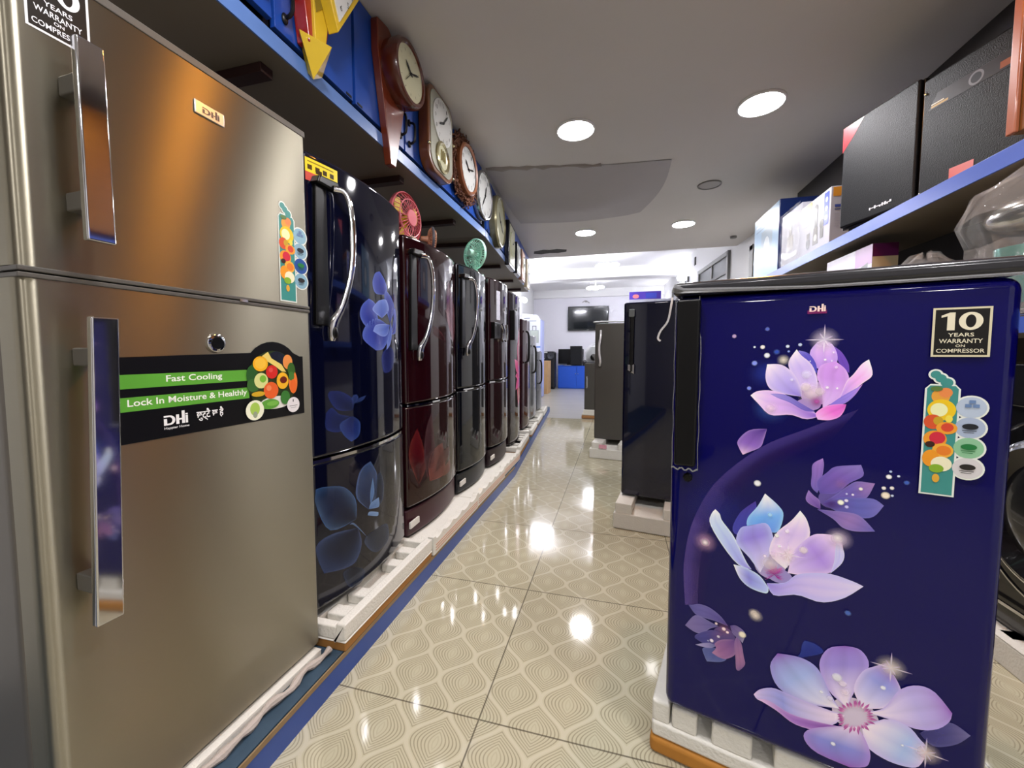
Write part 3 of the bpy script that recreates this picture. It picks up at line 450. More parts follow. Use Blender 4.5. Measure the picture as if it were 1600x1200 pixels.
def bar(door, z0, z1, u, du=0.):
    h = MB().prism([(u - du, z0), (u - du + .037, z0), (u + .036, z1), (u, z1)], -.058, -.044, 'y').build('handle', CHROME, door, bevel=.003, seg=3)
    for z in (z0 + .05, z1 - .08): MB().box(u + .004 - du * (z1 - z) / (z1 - z0), -.046, z, u + .03 - du * (z1 - z) / (z1 - z0), .001, z + .03).build('handle_post', GREYPL, h, bevel=.003)
bar(hi, 1.05, 1.36, .056); bar(lo, .425, .93, .054, .018)
bd = MB().box(.268, -.004, 1.372, .331, 0, 1.40).build('brand_badge', mat('satin_silver', 'c8c8c8', .3, .9), hi, bevel=.002)
p = Print(off=.0045); p.dhi(.283, 1.378, .036, .017, '4a4a4c'); p.build('badge_lettering', PRINT, bd)
lk = MB().lathe([(.02, 0), (.02, -.003), (.0165, -.005), (.0, -.005)], (.292, 0, .894), 'y').build('lock', CHROME, lo); lk.scale = (1, 1, 1)
MB().lathe([(.014, -.0045), (.013, -.007), (.0, -.007)], (.292, 0, .894), 'y').build('keyhole', BLACKPL, lk)
# slogan band on the lower door (local z = height - .1, u = measured + .34)
def band_film():
    q = Print(off=.0008, step=.00008); U = .34; Z = -.1
    out = [(.095, .705), (.531, .705), (.531, .863)]
    for k in range(17):
        w = radians(-8 + 196 * k / 16); out.append((.436 + .083 * cos(w), .818 + .083 * sin(w)))
    out[2:] = [(.531, .863), (.52, .863)] + [x for x in out[3:] if x[1] > .863] + [(.095, .863)]
    q.poly(out, '08080a')
    q.rect(.095, .806, .362, .832, '5ea63a'); q.rect(.095, .764, .366, .79, '5ea63a')
    q.text('Fast Cooling', .19, .811, .112, .017, 'f4f8ee', bold=.014); q.text('Lock In Moisture & Healthly', .125, .769, .235, .017, 'f4f8ee', bold=.014)
    q.dhi(.182, .7285, .044, .026, 'f4f4f4'); q.text('Happier Home', .182, .719, .046, .0062, 'e8e8e8', bold=.015)
    q.text('छुट्टै छ है', .243, .727, .058, .026, 'f4f4f4', bold=.02)
    # round picture of fruit and vegetables
    cx, cy = .434, .803; k = .00072 * .335
    def e(x, y, rx, ry, c): q.poly([(cx + (x - 458) * .000245 + rx * .000245 * cos(a), cy - (y - 595) * .000203 + ry * .000203 * sin(a)) for a in [2 * pi * i / 20 for i in range(20)]], c)
    e(458, 595, 300, 372, '2c3a1c'); e(480, 880, 190, 80, 'e6e6de'); e(215, 520, 62, 120, '2c5a2a'); e(225, 640, 70, 80, '3a6a30')
    e(500, 310, 90, 75, '14182a'); e(560, 330, 50, 70, '1a2030')
    q.poly([(cx + (x - 458) * .000245, cy - (y - 595) * .000203) for x, y in [(330, 290), (400, 240), (440, 320), (560, 400), (615, 500), (560, 490), (480, 420), (380, 350)]], 'e8d070')
    e(640, 370, 62, 95, 'e8924a'); e(310, 385, 85, 92, 'f0b020'); e(310, 380, 62, 68, 'f4c040')
    e(438, 490, 70, 85, 'd02a24'); e(425, 465, 25, 30, 'e05048'); e(310, 590, 78, 95, 'd8dc90'); e(330, 570, 38, 45, '7cb83a')
    e(420, 720, 88, 105, 'e4622a'); e(395, 690, 30, 36, 'f08a58'); e(565, 610, 75, 108, 'f0b428'); e(575, 600, 45, 45, '6a2014')
    e(700, 640, 58, 150, 'ec7a34'); e(680, 470, 50, 90, '3a6428'); e(680, 560, 38, 60, '4a7a34'); e(700, 690, 40, 90, 'e86a2a')
    e(270, 750, 75, 32, 'd0a828'); e(590, 830, 60, 90, '3c7a34'); e(400, 890, 110, 62, '5ea03a'); e(430, 885, 70, 30, '78b84a')
    q.disc(.377, .733, .0245, 'f0f2d8'); q.disc(.377, .736, .013, 'a8cc58', ry=.016); q.disc(.377, .722, .006, '9aa68a', ry=.008)
    q.disc(.491, .733, .0205, 'e6e2e4'); q.text('1', .489, .741, .003, .007, '444444'); q.rect(.478, .73, .504, .7315, '777777'); q.rect(.482, .725, .5, .7262, '999999')
    q.build('slogan_film', PRINT, lo, 'black film with two green slogan bars and a round picture of fruit and vegetables')
band_film()
def fruit_strip(parent, u, v, w, h, surf, icons, off=.0006):
    """w: strip width, h: full height; (u, v) lower left"""
    q = Print(surf, off, .00003); X = lambda a: u + a * w; Z = lambda b: v + b * h
    wh = 'e8ece4'; r = w * .47
    def outline(g, c1, c2, tops):
        q.poly([(X(0) - g, Z(0) - g), (X(1) + g, Z(0) - g), (X(1) + g, Z(.86)), (X(.9), Z(.885) + g), (X(.1), Z(.885) + g), (X(0) - g, Z(.86))], c1)
        for i in range(4): q.disc(X(1.42), Z(.72 - .162 * i), r + g, c2[i], ry=h * .082 + g)
        for a, b, s in tops: q.disc(X(a), Z(b), w * s + g, c1)
    tops = [(.62, .91, .2), (.42, .945, .18), (.25, .975, .17)]
    outline(w * .07, wh, [wh] * 4, tops); outline(0, '3f8f88', icons, [(a, b, s) for a, b, s in tops])
    fr = [(.45, .8, .3, .06, 'e4a03c'), (.6, .83, .22, .04, 'e88a4a'), (.5, .69, .46, .085, 'f0c81e'), (.42, .69, .28, .055, 'eef0b8'), (.25, .59, .3, .06, 'd8542c'), (.42, .6, .16, .035, 'c8a028'), (.7, .545, .34, .05, 'f0a030'), (.72, .55, .2, .035, 'd84830'), (.35, .45, .38, .07, 'ee9a2c'), (.42, .46, .26, .05, 'd22a40'), (.2, .405, .16, .025, '3a1c10'), (.62, .36, .34, .06, 'f0b03a'), (.65, .36, .24, .04, 'e88028'), (.25, .29, .28, .07, 'ee9a24'), (.6, .25, .34, .06, 'f2ecc8'), (.45, .21, .24, .035, '86b02e'), (.45, .13, .12, .035, 'e0a838'), (.75, .62, .12, .03, 'f2dc50'), (.3, .86, .2, .02, '5a7a3a')]
    for a, b, rx, ry, c in fr: q.disc(X(a), Z(b), w * rx, c, ry=h * ry)
    for i in range(4):
        dark = ['6a86b0', '20242c', '1f7a3c', '2a2624'][i]
        yy = Z(.73 - .162 * i)
        if i == 0:
            for a, b in ((1.22, -.01), (1.46, -.01), (1.34, .022)): q.rect(X(a), yy + b * h, X(a + .2), yy + (b + .026) * h, dark)
        else:
            q.disc(X(1.42), yy, w * .25, dark, ry=h * .024); q.rect(X(1.18), yy - .036 * h, X(1.62), yy - .031 * h, dark); q.rect(X(1.22), yy - .05 * h, X(1.55), yy - .046 * h, dark)
    q.build('fruit_sticker', PRINT, parent, 'tall sticker of stacked fruit with four round icons')
fruit_strip(hi, .468, 1.012, .047, .25, lambda u_: 0, ['8fb8cc', '8fb4c8', '27509a', '86b0c4'])
def warranty(parent, u, v, w, h, frame, ink, off=.0006):
    q = Print(lambda u_: 0, off, .00003)
    q.rect(u, v, u + w, v + h, frame); g = w * .045; q.rect(u + g, v + g, u + w - g, v + h - g, '0e0c0a')
    q.ten(u + w * .15, v + h * .54, w * .7, h * .36, ink); q.text('YEARS', u + w * .28, v + h * .41, w * .44, h * .075, ink, bold=.01)
    q.text('WARRANTY', u + w * .13, v + h * .28, w * .74, h * .085, ink, bold=.01); q.text('ON', u + w * .42, v + h * .2, w * .16, h * .05, ink, bold=.01); q.text('COMPRESSOR', u + w * .09, v + h * .085, w * .82, h * .08, ink, bold=.01)
    q.build('warranty_sticker', PRINT, parent, 'square black ten year warranty sticker with pale border')
warranty(hi, .028, 1.366, .076, .105, 'd8dadc', 'e8eaf0')
tr = tray('thin crumpled foam under the steel refrigerator', (-.853, .355, .08), radians(88), .585, .5, .019, .02, 'flat', 0., None)
wr = MB(); n = 30
for i in range(n + 1):
    y = .35 + .6 * i / n; r = .010 + .004 * sin(i * 1.7) + random.uniform(0, .004)
    wr.v.append((0, 0, 0)); wr.v.pop()
wr.tube([(-.8355 + .0095 * sin(i * .9) * .5 + .018 * i / n, .35 + .6 * i / n, .092 + .004 * sin(i * 1.3)) for i in range(n + 1)], [.009 + .003 * sin(i * 1.9) for i in range(n + 1)], 8)
tag(wr.build('foam_wrap', mat('grey_foam_sheet', 'b5aaa2', .8, bump=.3, bscale=80)), 'crumpled grey foam sheet along the foot of the steel refrigerator', 'packing foam')
# --- navy floral
XC = -.885
def lrow(label, y0, w, z0, top, doors, body, **k): return fridge(label, (k.pop('x', XC), y0, z0), k.pop('rz', Q), w, .6, top - z0, [(a - z0, b - z0, m) for a, b, m in doors], body, **k)
f2, d2 = lrow('navy refrigerator with blue flower print and yellow label, second in the left row', .98, .53, .165, 1.545, [(.175, .638, NAVY), (.648, 1.56, NAVY)], NAVY, trim=.012)
chrome_handle(d2[1], .53, .04, 1.0 - .165, 1.475 - .165)
b2 = bowf(.53, .04)
p = Print(b2)
for A, B, c in ART['navy']:
    A, B = [[(max(x, 990), z) for x, z in P] for P in (A, B)]; p.petal(A, B, c, du=-.98, dv=-.165)
p.build('flower_print', GLOSSPRINT, d2[1], 'blue flower print')
q = Print(b2, .0008); q.rect(.008, 1.335, .115, 1.375, 'e4d234', n=6); q.rect(.008, 1.31, .115, 1.335, 'c8504c', n=6)
for k in range(4): q.rect(.015 + .024 * k, 1.343, .029 + .024 * k, 1.357, '2a2614')
q.rect(.015, 1.364, .1, 1.368, '8a7a20', n=4); q.rect(.04, 1.338, .06, 1.35, '141208')
q.build('energy_label', PRINT, d2[1], 'yellow and red label')
tray('open white foam tray with deep notches under the navy flower refrigerator', (-.77, .965, .08), Q, .575, .5, .06, .085, 'open', .026)
# --- maroon
f3, d3 = lrow('maroon refrigerator with pink lily print and grey base, third in the left row', 1.54, .55, .15, 1.468, [(.285, .738, MAR), (.748, 1.48, MAR)], MAR, trim=.01, base=(.12, mat('maroon_base', '3a1620', .35)))
chrome_handle(d3[1], .55, .04, .93 - .15, 1.405 - .15)
b3 = bowf(.55, .04); p = Print(b3, dull=.5)
for A, B, c in ART['maroonlow'] + ART['maroonup']: p.petal(A, B, c, du=-1.54, dv=-.15)
p.build('flower_print', GLOSSPRINT, d3[0], 'faded pink lily print')
def base_tape(f, z): MB().box(.0, -.012, z, .08, -.004, z + .028).build('tape', mat('white_tape', 'd8d4cc', .6), f)
base_tape(f3, .045)
tray('scalloped white foam tray under the maroon lily refrigerator', (-.768, 1.552, .08), Q, .572, .5, .055, .098)
# --- ink
f4, d4 = lrow('plain black refrigerator below the mint fan, fourth in the left row', 2.12, .51, .15, 1.475, [(.28, .757, INK), (.767, 1.487, INK)], INK, trim=.01, base=(.115, mat('ink_base', '14161c', .35)))
chrome_handle(d4[1], .51, .04, .95 - .15, 1.41 - .15); base_tape(f4, .045)
tray('scalloped white foam tray under the plain black refrigerator', (-.772, 2.13, .08), Q, .58, .5, .055, .098)
# --- plum
f5, d5 = lrow('dark plum refrigerator with paper strip on its door, fifth in the left row', 2.70, .48, .15, 1.5, [(.29, .765, PLUM), (.775, 1.512, PLUM)], PLUM, trim=.012, base=(.12, mat('plum_base', '22121a', .35)))
MB().prism([(.02, 1.08 - .15), (.2, 1.08 - .15), (.2, 1.2 - .15), (.02, 1.2 - .15)], -.035, 0, 'y').build('handle_recess', BLACKPL, d5[1], bevel=.006)
MB().tube([(.15, -.05, 1.04), (.17, -.06, 1.0), (.17, -.055, .93), (.15, -.05, .92)], .016, 10, .6).tube([(.24, -.06, 1.04), (.25, -.06, 1.0), (.25, -.06, .93), (.24, -.05, .92)], .016, 10, .6).build('handle', CHROME, d5[1], ang=60)
q = Print(bowf(.48, .04), .0008); q.rect(.09, 1.07, .15, 1.28, 'c9cbd8', n=4)
for k in range(5): q.rect(.1, 1.09 + .04 * k, .14, 1.1 + .04 * k, '70748a')
q.build('paper_label', PRINT, d5[1], 'white paper strip'); base_tape(f5, .05)
tray('scalloped white foam tray under the dark plum refrigerator', (-.785, 2.72, .08), Q, .5, .5, .05, .095)
# --- second leg of the row, turned with the platform
A2 = Q + radians(5.2); ux, uy = -sin(radians(5.2)), cos(radians(5.2))
def at2(s, back): return (-.775 + ux * s - uy * back, 3.0 + uy * s + ux * back)
BLK = gloss('black_cherry_gloss', '16060b'); WINE = gloss('wine_gloss', '2c0b17'); SIL = mat('silver_gloss', '85888c', .12, .6, coat=.4); GRY = mat('graphite_gloss', '4c4f54', .15, .5, coat=.4)
x, y = at2(.34, .105)
f6, d6 = lrow('black cherry single door refrigerator with bright pink flower, sixth in the left row', y, .54, .15, 1.5, [(.16, 1.51, BLK)], BLK, x=x, rz=A2)
p = Print(bowf(.54, .04))
for k, (a, l, c) in enumerate([(100, .28, 'd4407c'), (60, .3, 'c83070'), (140, .24, 'e0508c'), (20, .22, 'b82860'), (180, .16, 'd83c80'), (-20, .2, 'd86840'), (-70, .34, 'd88850'), (-100, .3, 'c05838'), (220, .2, 'e83c90'), (90, .45, 'b06070')]):
    cu, cv = .3, .62; w = radians(a); px, py = -sin(w) * l * .22, cos(w) * l * .22
    p.petal([(cu, cv), (cu + cos(w) * l * .5 + px, cv + sin(w) * l * .5 + py), (cu + cos(w) * l, cv + sin(w) * l)], [(cu, cv), (cu + cos(w) * l * .5 - px, cv + sin(w) * l * .5 - py), (cu + cos(w) * l, cv + sin(w) * l)], [c, c, 'f090b8', 'e878a8', 90], k=1)
p.build('flower_print', GLOSSPRINT, d6[0], 'bright pink and orange flower print')
MB().prism([(.02, .94), (.11, .94), (.11, 1.2), (.02, 1.2)], -.045, 0, 'y').build('handle', BLACKPL, d6[0], bevel=.008)
x, y = at2(.31, 0); tray('white foam tray in brown card under the pink flower refrigerator', (x, y, .08), A2, .6, .5, .06, .085, 'open', .05)
def lrow2(label, s, w, z0, top, m, hm, card=False, trl=''):
    x, y = at2(s, .11); f, d = lrow(label, y, w, z0, top, [(z0 + .015, top + .01, m)], m, x=x, rz=A2)
    P = [(.05, -.03, top - z0 - .12), (.06, -.06, top - z0 - .15), (.055, -.065, top - z0 - .3), (.05, -.06, top - z0 - .43), (.045, -.02, top - z0 - .46)]
    MB().tube(smooth_path(P, 14), .012, 8).build('handle', hm, d[0], ang=60)
    x, y = at2(s - .02, 0); tray(trl, (x, y, .08), A2, w + .04, .5, .045, .07, 'open', .03 if card else 0., cardmat=mat('brown_card_edge', 'a5764a', .8))
lrow2('wine red single door refrigerator, seventh in the left row', 1.16, .52, .14, 1.335, WINE, BLACKPL, True, 'white foam tray under the wine red refrigerator')
lrow2('silver single door refrigerator, eighth in the left row', 1.86, .52, .14, 1.19, SIL, BLACKPL, True, 'white foam tray under the silver refrigerator')
lrow2('low graphite refrigerator, last in the left row', 2.62, .54, .14, 1.0, GRY, BLACKPL, False, 'white foam tray at the far end of the left platform')
# ---------------------------------------------------------------- right hand row
ROYAL = mat('royal_blue_gloss', '060450', .06, spec=.35, coat=.15); DKNAVY = gloss('dark_navy_gloss', '060a24'); SLATE = mat('slate_grey_door', '55534f', .3, .35)
FILM = mat('clear_wrinkled_film', 'ffffff',   .07, trans=0., alpha=.14, spec=1., bump=.9, bscale=22)
W = .525
PETAL = 1.35
UNDER_ = [(0, 0, 260, 893, 23, 'c8a8e0', 1), (0, 0, 250, 871, 20, 'b898d8', 0.6), (0, 0, 198, 531, 27, 'b8a8dc', 1.0), (0, 0, 215, 515, 22, 'a898d8', 0.7), (0, 0, 345, 273, 35, 'e4d4ea', 1), (0, 0, 291, 690, 18, '6858a4', 1), (0, 0, 120, 349, 22, '5c4888', 1)]
bf, bdoor = fridge('royal blue refrigerator with glowing lotus flower print, nearest on the right', (.12, .96, .13), radians(-14.9), W, .56, .968, [(.004, .966, ROYAL)], ROYAL, bow=0.0, bevel=.022, side=mat('royal_blue_side', '0b0b48', .25))
bd = bdoor[0]
cap = MB().prism([(-.004, -.004), (W + .004, -.004), (W + .004, .56), (-.004, .56)], .968, .998).build('top_cap', mat('grey_black_cap', '2c2c30', .2, coat=.4), bf, bevel=.012, seg=3)
MB().tube([(.0, -.007, .985), (.02, -.009, .978), (.25, -.006, .968), (W, -.006, .967)], [.012, .006, .003, .003], 6).build('loose_film', mat('film_edge', '9a9a9c', .2, alpha=.45), cap)
sf = Print(dull=PETAL); A, B = ART['ribbon']
sf.strip([(x, z - 130) for x, z in A], [(x, z - 130) for x, z in B], '4a3a90', '34186a', .75)
for k in range(16):
    P = [(mixc(A[i], B[i], .0 + k / 26)[0] + (0 if i > 2 else 0), mixc(A[i], B[i], k / 26)[1] - 130) for i in range(3, 7)]
    sf.strip(P, [(x + .9, z) for x, z in P], '8868c0', '8868c0', .6)
for u, v, r, c, a in ART['blued']:
    if r > 24: sf.glow(u / 1000, v / 1000 - .13, r / 1000, c, a / 100 * .8)
for o_, s_, x, y, r, c, k in UNDER_: sf.disc(x / 1000, y / 1000 - .13, r / 1000, c, .95, ry=r * k / 1000)
for A, B, c in ART['blue']: sf.petal(A, B, c, dv=-.13)
for u, v, r, c, a in ART['blued']:
    if r <= 24: sf.glow(u / 1000, v / 1000 - .13, r / 1000 * 1.15, c, a / 100, crisp=r < 9)
def star(u, v, l):
    for a in (0, Q, .5, 2.1):
        w = .0012; c, s_ = cos(a), sin(a); ll = l if a in (0, Q) else l * .5
        for sg in (1, -1): sf.petal([(u, v), (u + sg * c * ll * .5 - s_ * w, v + sg * s_ * ll * .5 + c * w), (u + sg * c * ll, v + sg * s_ * ll)], [(u, v), (u + sg * c * ll * .5 + s_ * w, v + sg * s_ * ll * .5 - c * w), (u + sg * c * ll, v + sg * s_ * ll)], ['fff4f4', 'f0d8f4', 'a090e0', 'e0d0f4', 60], n=6, m=2, k=1)
bl = ART['blued']
for r in bl:
    if r[2] > 12 and r[3] in ('fff4f0', 'fff8f4', 'fff0e8', 'ffe8e0', 'f4e4ff'): star(r[0] / 1000, r[1] / 1000 - .13, .03)
sf.build('flower_print', GLOSSPRINT, bd, 'glowing lotus and magnolia flower print')
hd = MB().prism([(.01, .592), (.054, .592), (.056, .958), (.008, .958)], -.022, .0, 'y').build('handle', BLACKPL, bd, bevel=.006, seg=3)
fm = MB(); N = 26
for s_, x0 in ((0, .006), (1, .058)):
    fm.tube([(x0 + .0007 * sin(i * 1.1 + s_) - .004 * (i > 20) * s_, -.016 - .003 * sin(i * .8), .585 + .378 * i / N) for i in range(N + 1)], .0009, 5)
fm.tube([(.006 + .052 * i / 12, -.024, 
 .587 + .003 * sin(i * 1.7)) for i in range(13)], .0018, 5)
fm.build('handle_film', mat('wrinkled_film_edge', 'a8a8a4', .15, alpha=.3), hd)
MB().lathe([(.0095, 0), (.0095, -.006), (.007, -.009), (0, -.009)], (.038, 0, .564), 'y').build('lock', BLACKPL, bd)
q = Print(off=.0034); q.rect(.242, .917, .272, .924, 'a0286c', .55); q.dhi(.245, .921, .025, .014, 'f8dcd0'); q.build('brand_lettering', PRINT, bd)
warranty(bd, .417, .835, .07, .083, 'd8cfae', 'e8e0c4', .0034); fruit_strip(bd, .4155, .597, .0385, .213, lambda u: 0, ['b8c6d8', 'aab8d0', '8fc49a', 'd8d4d4'], .0034)
def pedestal(label, loc, rotz, W, D, h, card, blocks, cardmat=None):
    t = thing('foam_tray', label, 'packing foam', loc, rotz, 'foam packing trays')
    MB().box(0, .0, card, W, D, h * .62).build('tray_base', FOAM, t, bevel=.008)
    b = MB()
    for u0, u1 in blocks: b.box(u0, .004, h * .6, u1, D - .004, h)
    b.build('tray_blocks', FOAM, t, bevel=.006)
    if card: MB().box(-.004, -.004, 0, W + .004, D + .004, card).build('carton_base', cardmat or mat('orange_brown_card', 'b0762c', .75, var=.12, vscale=18), t, bevel=.012, seg=3)
    return t
pedestal('chunky white foam tray in orange brown card under the royal blue refrigerator', (.093, .972, 0), radians(-14.9), .57, .62, .13, .042, [(.0, .04), (.045, .1), (.13, .21), (.25, .36), (.4, .47), (.5, .57)])
# second: dark navy
r2, e2 = fridge('dark navy plain refrigerator behind the royal blue one', (.03, 2.36, .145), radians(-9), .54, .56, 1.115, [(.01, 1.115, DKNAVY)], DKNAVY, bow=.012, bevel=.012)
MB().prism([(.036, .72), (.06, .72), (.06, 1.07), (.036, 1.07)], -.02, .0, 'y').build('handle', BLACKPL, e2[0], bevel=.006)
MB().box(.03, -.03, 1.03, .062, -.005, 1.075).build('handle_cap', mat('clear_grey_film', '6c7478', .15, .3), e2[0], bevel=.006)
MB().prism([(.026, .765), (.066, .765), (.066, .71), (.026, .735)], -.02, -.002, 'y').build('lock_plate', CHROME, e2[0], bevel=.004)
cordP = [(.255, -.03, 1.125), (.25, -.04, 1.08), (.235, -.035, 1.0), (.2, -.03, .95), (.187, -.03, .91), (.2, -.033, .895)]
strp = MB().tube(smooth_path(cordP, 20), .006, 6, .5).build('film_strip', mat('white_torn_film', 'd4d8dc', .4), None); strp.location = (.03, 2.36, .145); strp.rotation_euler = (0, 0, radians(-9))
tag(strp, 'torn strip of white film dangling over the dark navy refrigerator door', 'packing film')
pedestal('bulky white foam tray under the dark navy refrigerator', (-.012, 2.235, 0), radians(-9), .62, .68, .145, 0., [(.01, .1), (.26, .3), (.5, .6)])
r3, e3 = fridge('slate grey single door refrigerator with wavy silver handle', (-.213, 3.9, .15), radians(-7.5), .52, .56, 1.11, [(.0, 1.11, SLATE)], SLATE, bow=.01, bevel=.01)
hp_ = [(.055, -.012, 1.06), (.06, -.045, 1.0), (.05, -.05, .92), (.052, -.05, .84), (.06, -.045, .77), (.05, -.012, .73)]
MB().tube(smooth_path([(a, b, c - .02) for a, b, c in hp_], 20),   .014, 8, .8).build('handle', mat('pale_silver', 'e4e4e6', .3, .4), e3[0], ang=60)
fw = MB(); 
for k in range(9): fw.ball((.02 + .05 * k + random.uniform(-.01, .01), -.0 + random.uniform(-.01, .01), 1.122 + random.uniform(0, .005)), .03, (1.3, .8, .25), 8, 5)
fw = fw.build('torn_film', mat('white_torn_film', 'd4d8dc', .4), None); fw.location = (-.213, 3.9, .15); fw.rotation_euler = (0, 0, radians(-7.5)); tag(fw, 'torn white film lying along the top edge of the slate grey refrigerator', 'packing film')
pedestal('white foam tray with pink scrap under the slate grey refrigerator', (-.245, 3.72, 0), radians(-7.5), .6, .74, .15, 0., [(.02, .12), (.26, .3), (.46, .58)])
MB().box(.09, .0, .1, .16, -.004, .135).build('pink_tape', mat('pink_paper', 'e0a0b0', .7), [o for o in COL.objects if o.get('label', '').startswith('white foam tray with pink')][0])
r4, e4 = fridge('low grey refrigerator farthest on the right, with a film wrapped appliance on top', (-.48, 6.05, .13), radians(-4), .55, .55, .705, [(.0, .7, SLATE)], SLATE, bow=.01, bevel=.008)
MB().tube([(.04, -.012, .5), (.045, -.04, .48), (.045, -.04, .34), (.04, -.012, .32)], .008, 8).build('handle', CHROME, e4[0])
pedestal('low foam and card tray under the farthest right refrigerator', (-.51, 5.99, 0), radians(-4), .6, .64, .13, .05, [(.02, .58)], mat('brown_card_edge', 'a5764a', .8))
wa = thing('tabletop_appliance', 'clear film wrapped appliance on the farthest right refrigerator', 'appliance', (-.3, 6.3, .84))
MB().lathe([(.0, 0), (.16, 0), (.19, .05), (.18, .14), (.12, .24), (.0, .27)], n=28).build('body', mat('pale_grey_plastic', 'a8acb0', .3), wa)
fb = MB(); n = 20; 
for i in range(7):
    for k in range(n):
        a = 2 * pi * k / n; r = [.2, .22, .215, .19, .14, .07, .02][i] + random.uniform(-.015, .015); fb.v.append((r * cos(a), r * sin(a), [.002, .05, .13, .2, .26, .3, .31][i]))
fb.f = [(i * n + k, i * n + (k + 1) % n, (i + 1) * n + (k + 1) % n, (i + 1) * n + k) for i in range(6) for k in range(n)]
fb.build('film_cover', FILM, wa, smooth=False)
MB().lathe([(.05, 0), (.05, -.012), (.04, -.016), (0, -.016)], (-.05, -.19, .08), 'y').build('dial', BLACKPL, wa)
# ---------------------------------------------------------------- overhead cabinets, left
CAB = mat('blue_cabinet_laminate', '1d4aa6', .3, var=.08, vscale=3); UNDER = mat('brown_underside', '7a7060', .55, var=.1, vscale=3); BAT = mat('dark_red_batten', '2c1210', .6)
IRON = mat('dark_iron', '2e2e30', .35, .8)
ZB, ZT = 1.865, 1.919
B2 = Q + radians(5.4)
def loft(label, loc, rot, length, bats, cut=.0):
    t = thing('loft_board', label, 'shelf board', loc, rot)
    MB().prism([(0, 0), (length, 0), (length - cut, .6), (0, .6)], 0, .05).build('board', UNDER, t, bevel=.002)
    MB().box(0, -.006, .0, length, .0, .05).build('front_strip', mat('pale_blue_strip', '5c7fbe', .3, var=.1, vscale=4), t, bevel=.001)
    for b in bats: MB().box(b, .07, -.03, b + .045, .58, 0).build('batten', BAT, t, bevel=.002)
    return t
loft('long brown loft board with blue edge above the near left fridges', (-1.0, .1, ZB), Q, 2.84, [.93, 1.73, 2.4], .06)
loft('far length of the loft board, angled away toward the hall', (-1.0, 2.945, ZB), B2, 2.72, [.12, .95, 1.75, 2.4])
def pull(door, u, z, kind=0):
    P = [(u, -.002, z), (u, -.03, z - .01), (u, -.034, z - .05), (u, -.03, z - .09), (u, -.002, z - .1)]
    h = MB().tube(smooth_path(P, 12), .006, 8).build('handle', IRON, door)
    for zz in (z, z - .1): MB().ball((u, -.004, zz), .012, (1, .6, 1.4), 10, 6).build('handle_rose', IRON, h)
def cabinet(label, loc, rot, w, hang=0., open_=0.):
    t = thing('overhead_cabinet', label, 'cabinet', loc, rot, 'blue overhead cabinets')
    h = ZL - ZT - .004
    b = MB().box(0, .02, 0, w, .6, .018).box(0, .02, h - .018, w, .6, h).box(0, .02, 0, .018, .6, h).box(w - .018, .02, 0, w, .6, h).box(0, .58, 0, w, .6, h).box(w / 2 - .01, .025, 0, w / 2 + .01, .6, h)
    b.build('carcass', mat('dark_cabinet_inside', '20242c', .6), t, bevel=.001)
    for k in (0, 1):
        x0 = .008 + k * w / 2; x1 = x0 + w / 2 - .012
        d = MB().box(x0, .0, .022, x1, .02, h - .004).build('door', CAB, t, bevel=.002)
        if open_ and k == 0: d.rotation_euler = (radians(-3), 0, 0); d.location = (0, -.004, .012)
        pull(d, x1 - .035 if k == 0 else x0 + .035, .17)
        MB().box(x0 + .01 if k == 0 else x1 - .04, -.002, .026, x0 + .04 if k == 0 else x1 - .01, .0, .034).build('hinge', IRON, d)
    return t
cabinet('blue overhead cabinet nearest the viewer, behind the yellow and red clock', (-1.0, .637, ZT), Q, .746, open_=1)
cabinet('blue overhead cabinet behind the brown teardrop clock', (-1.0, 1.387, ZT), Q, .746)
cabinet('blue overhead cabinet behind the twig and silver clocks', (-1.0, 2.137, ZT), Q, .746)
for k, l in enumerate(['blue overhead cabinet behind the cream round clock', 'blue overhead cabinet behind the tall black framed clock', 'last blue overhead cabinet of the row, nearest the hall']):
    s = .065 + k * .9; cabinet(l, (-1.0 - sin(radians(5.4)) * s, 2.945 + cos(radians(5.4)) * s, ZT), B2, .88)
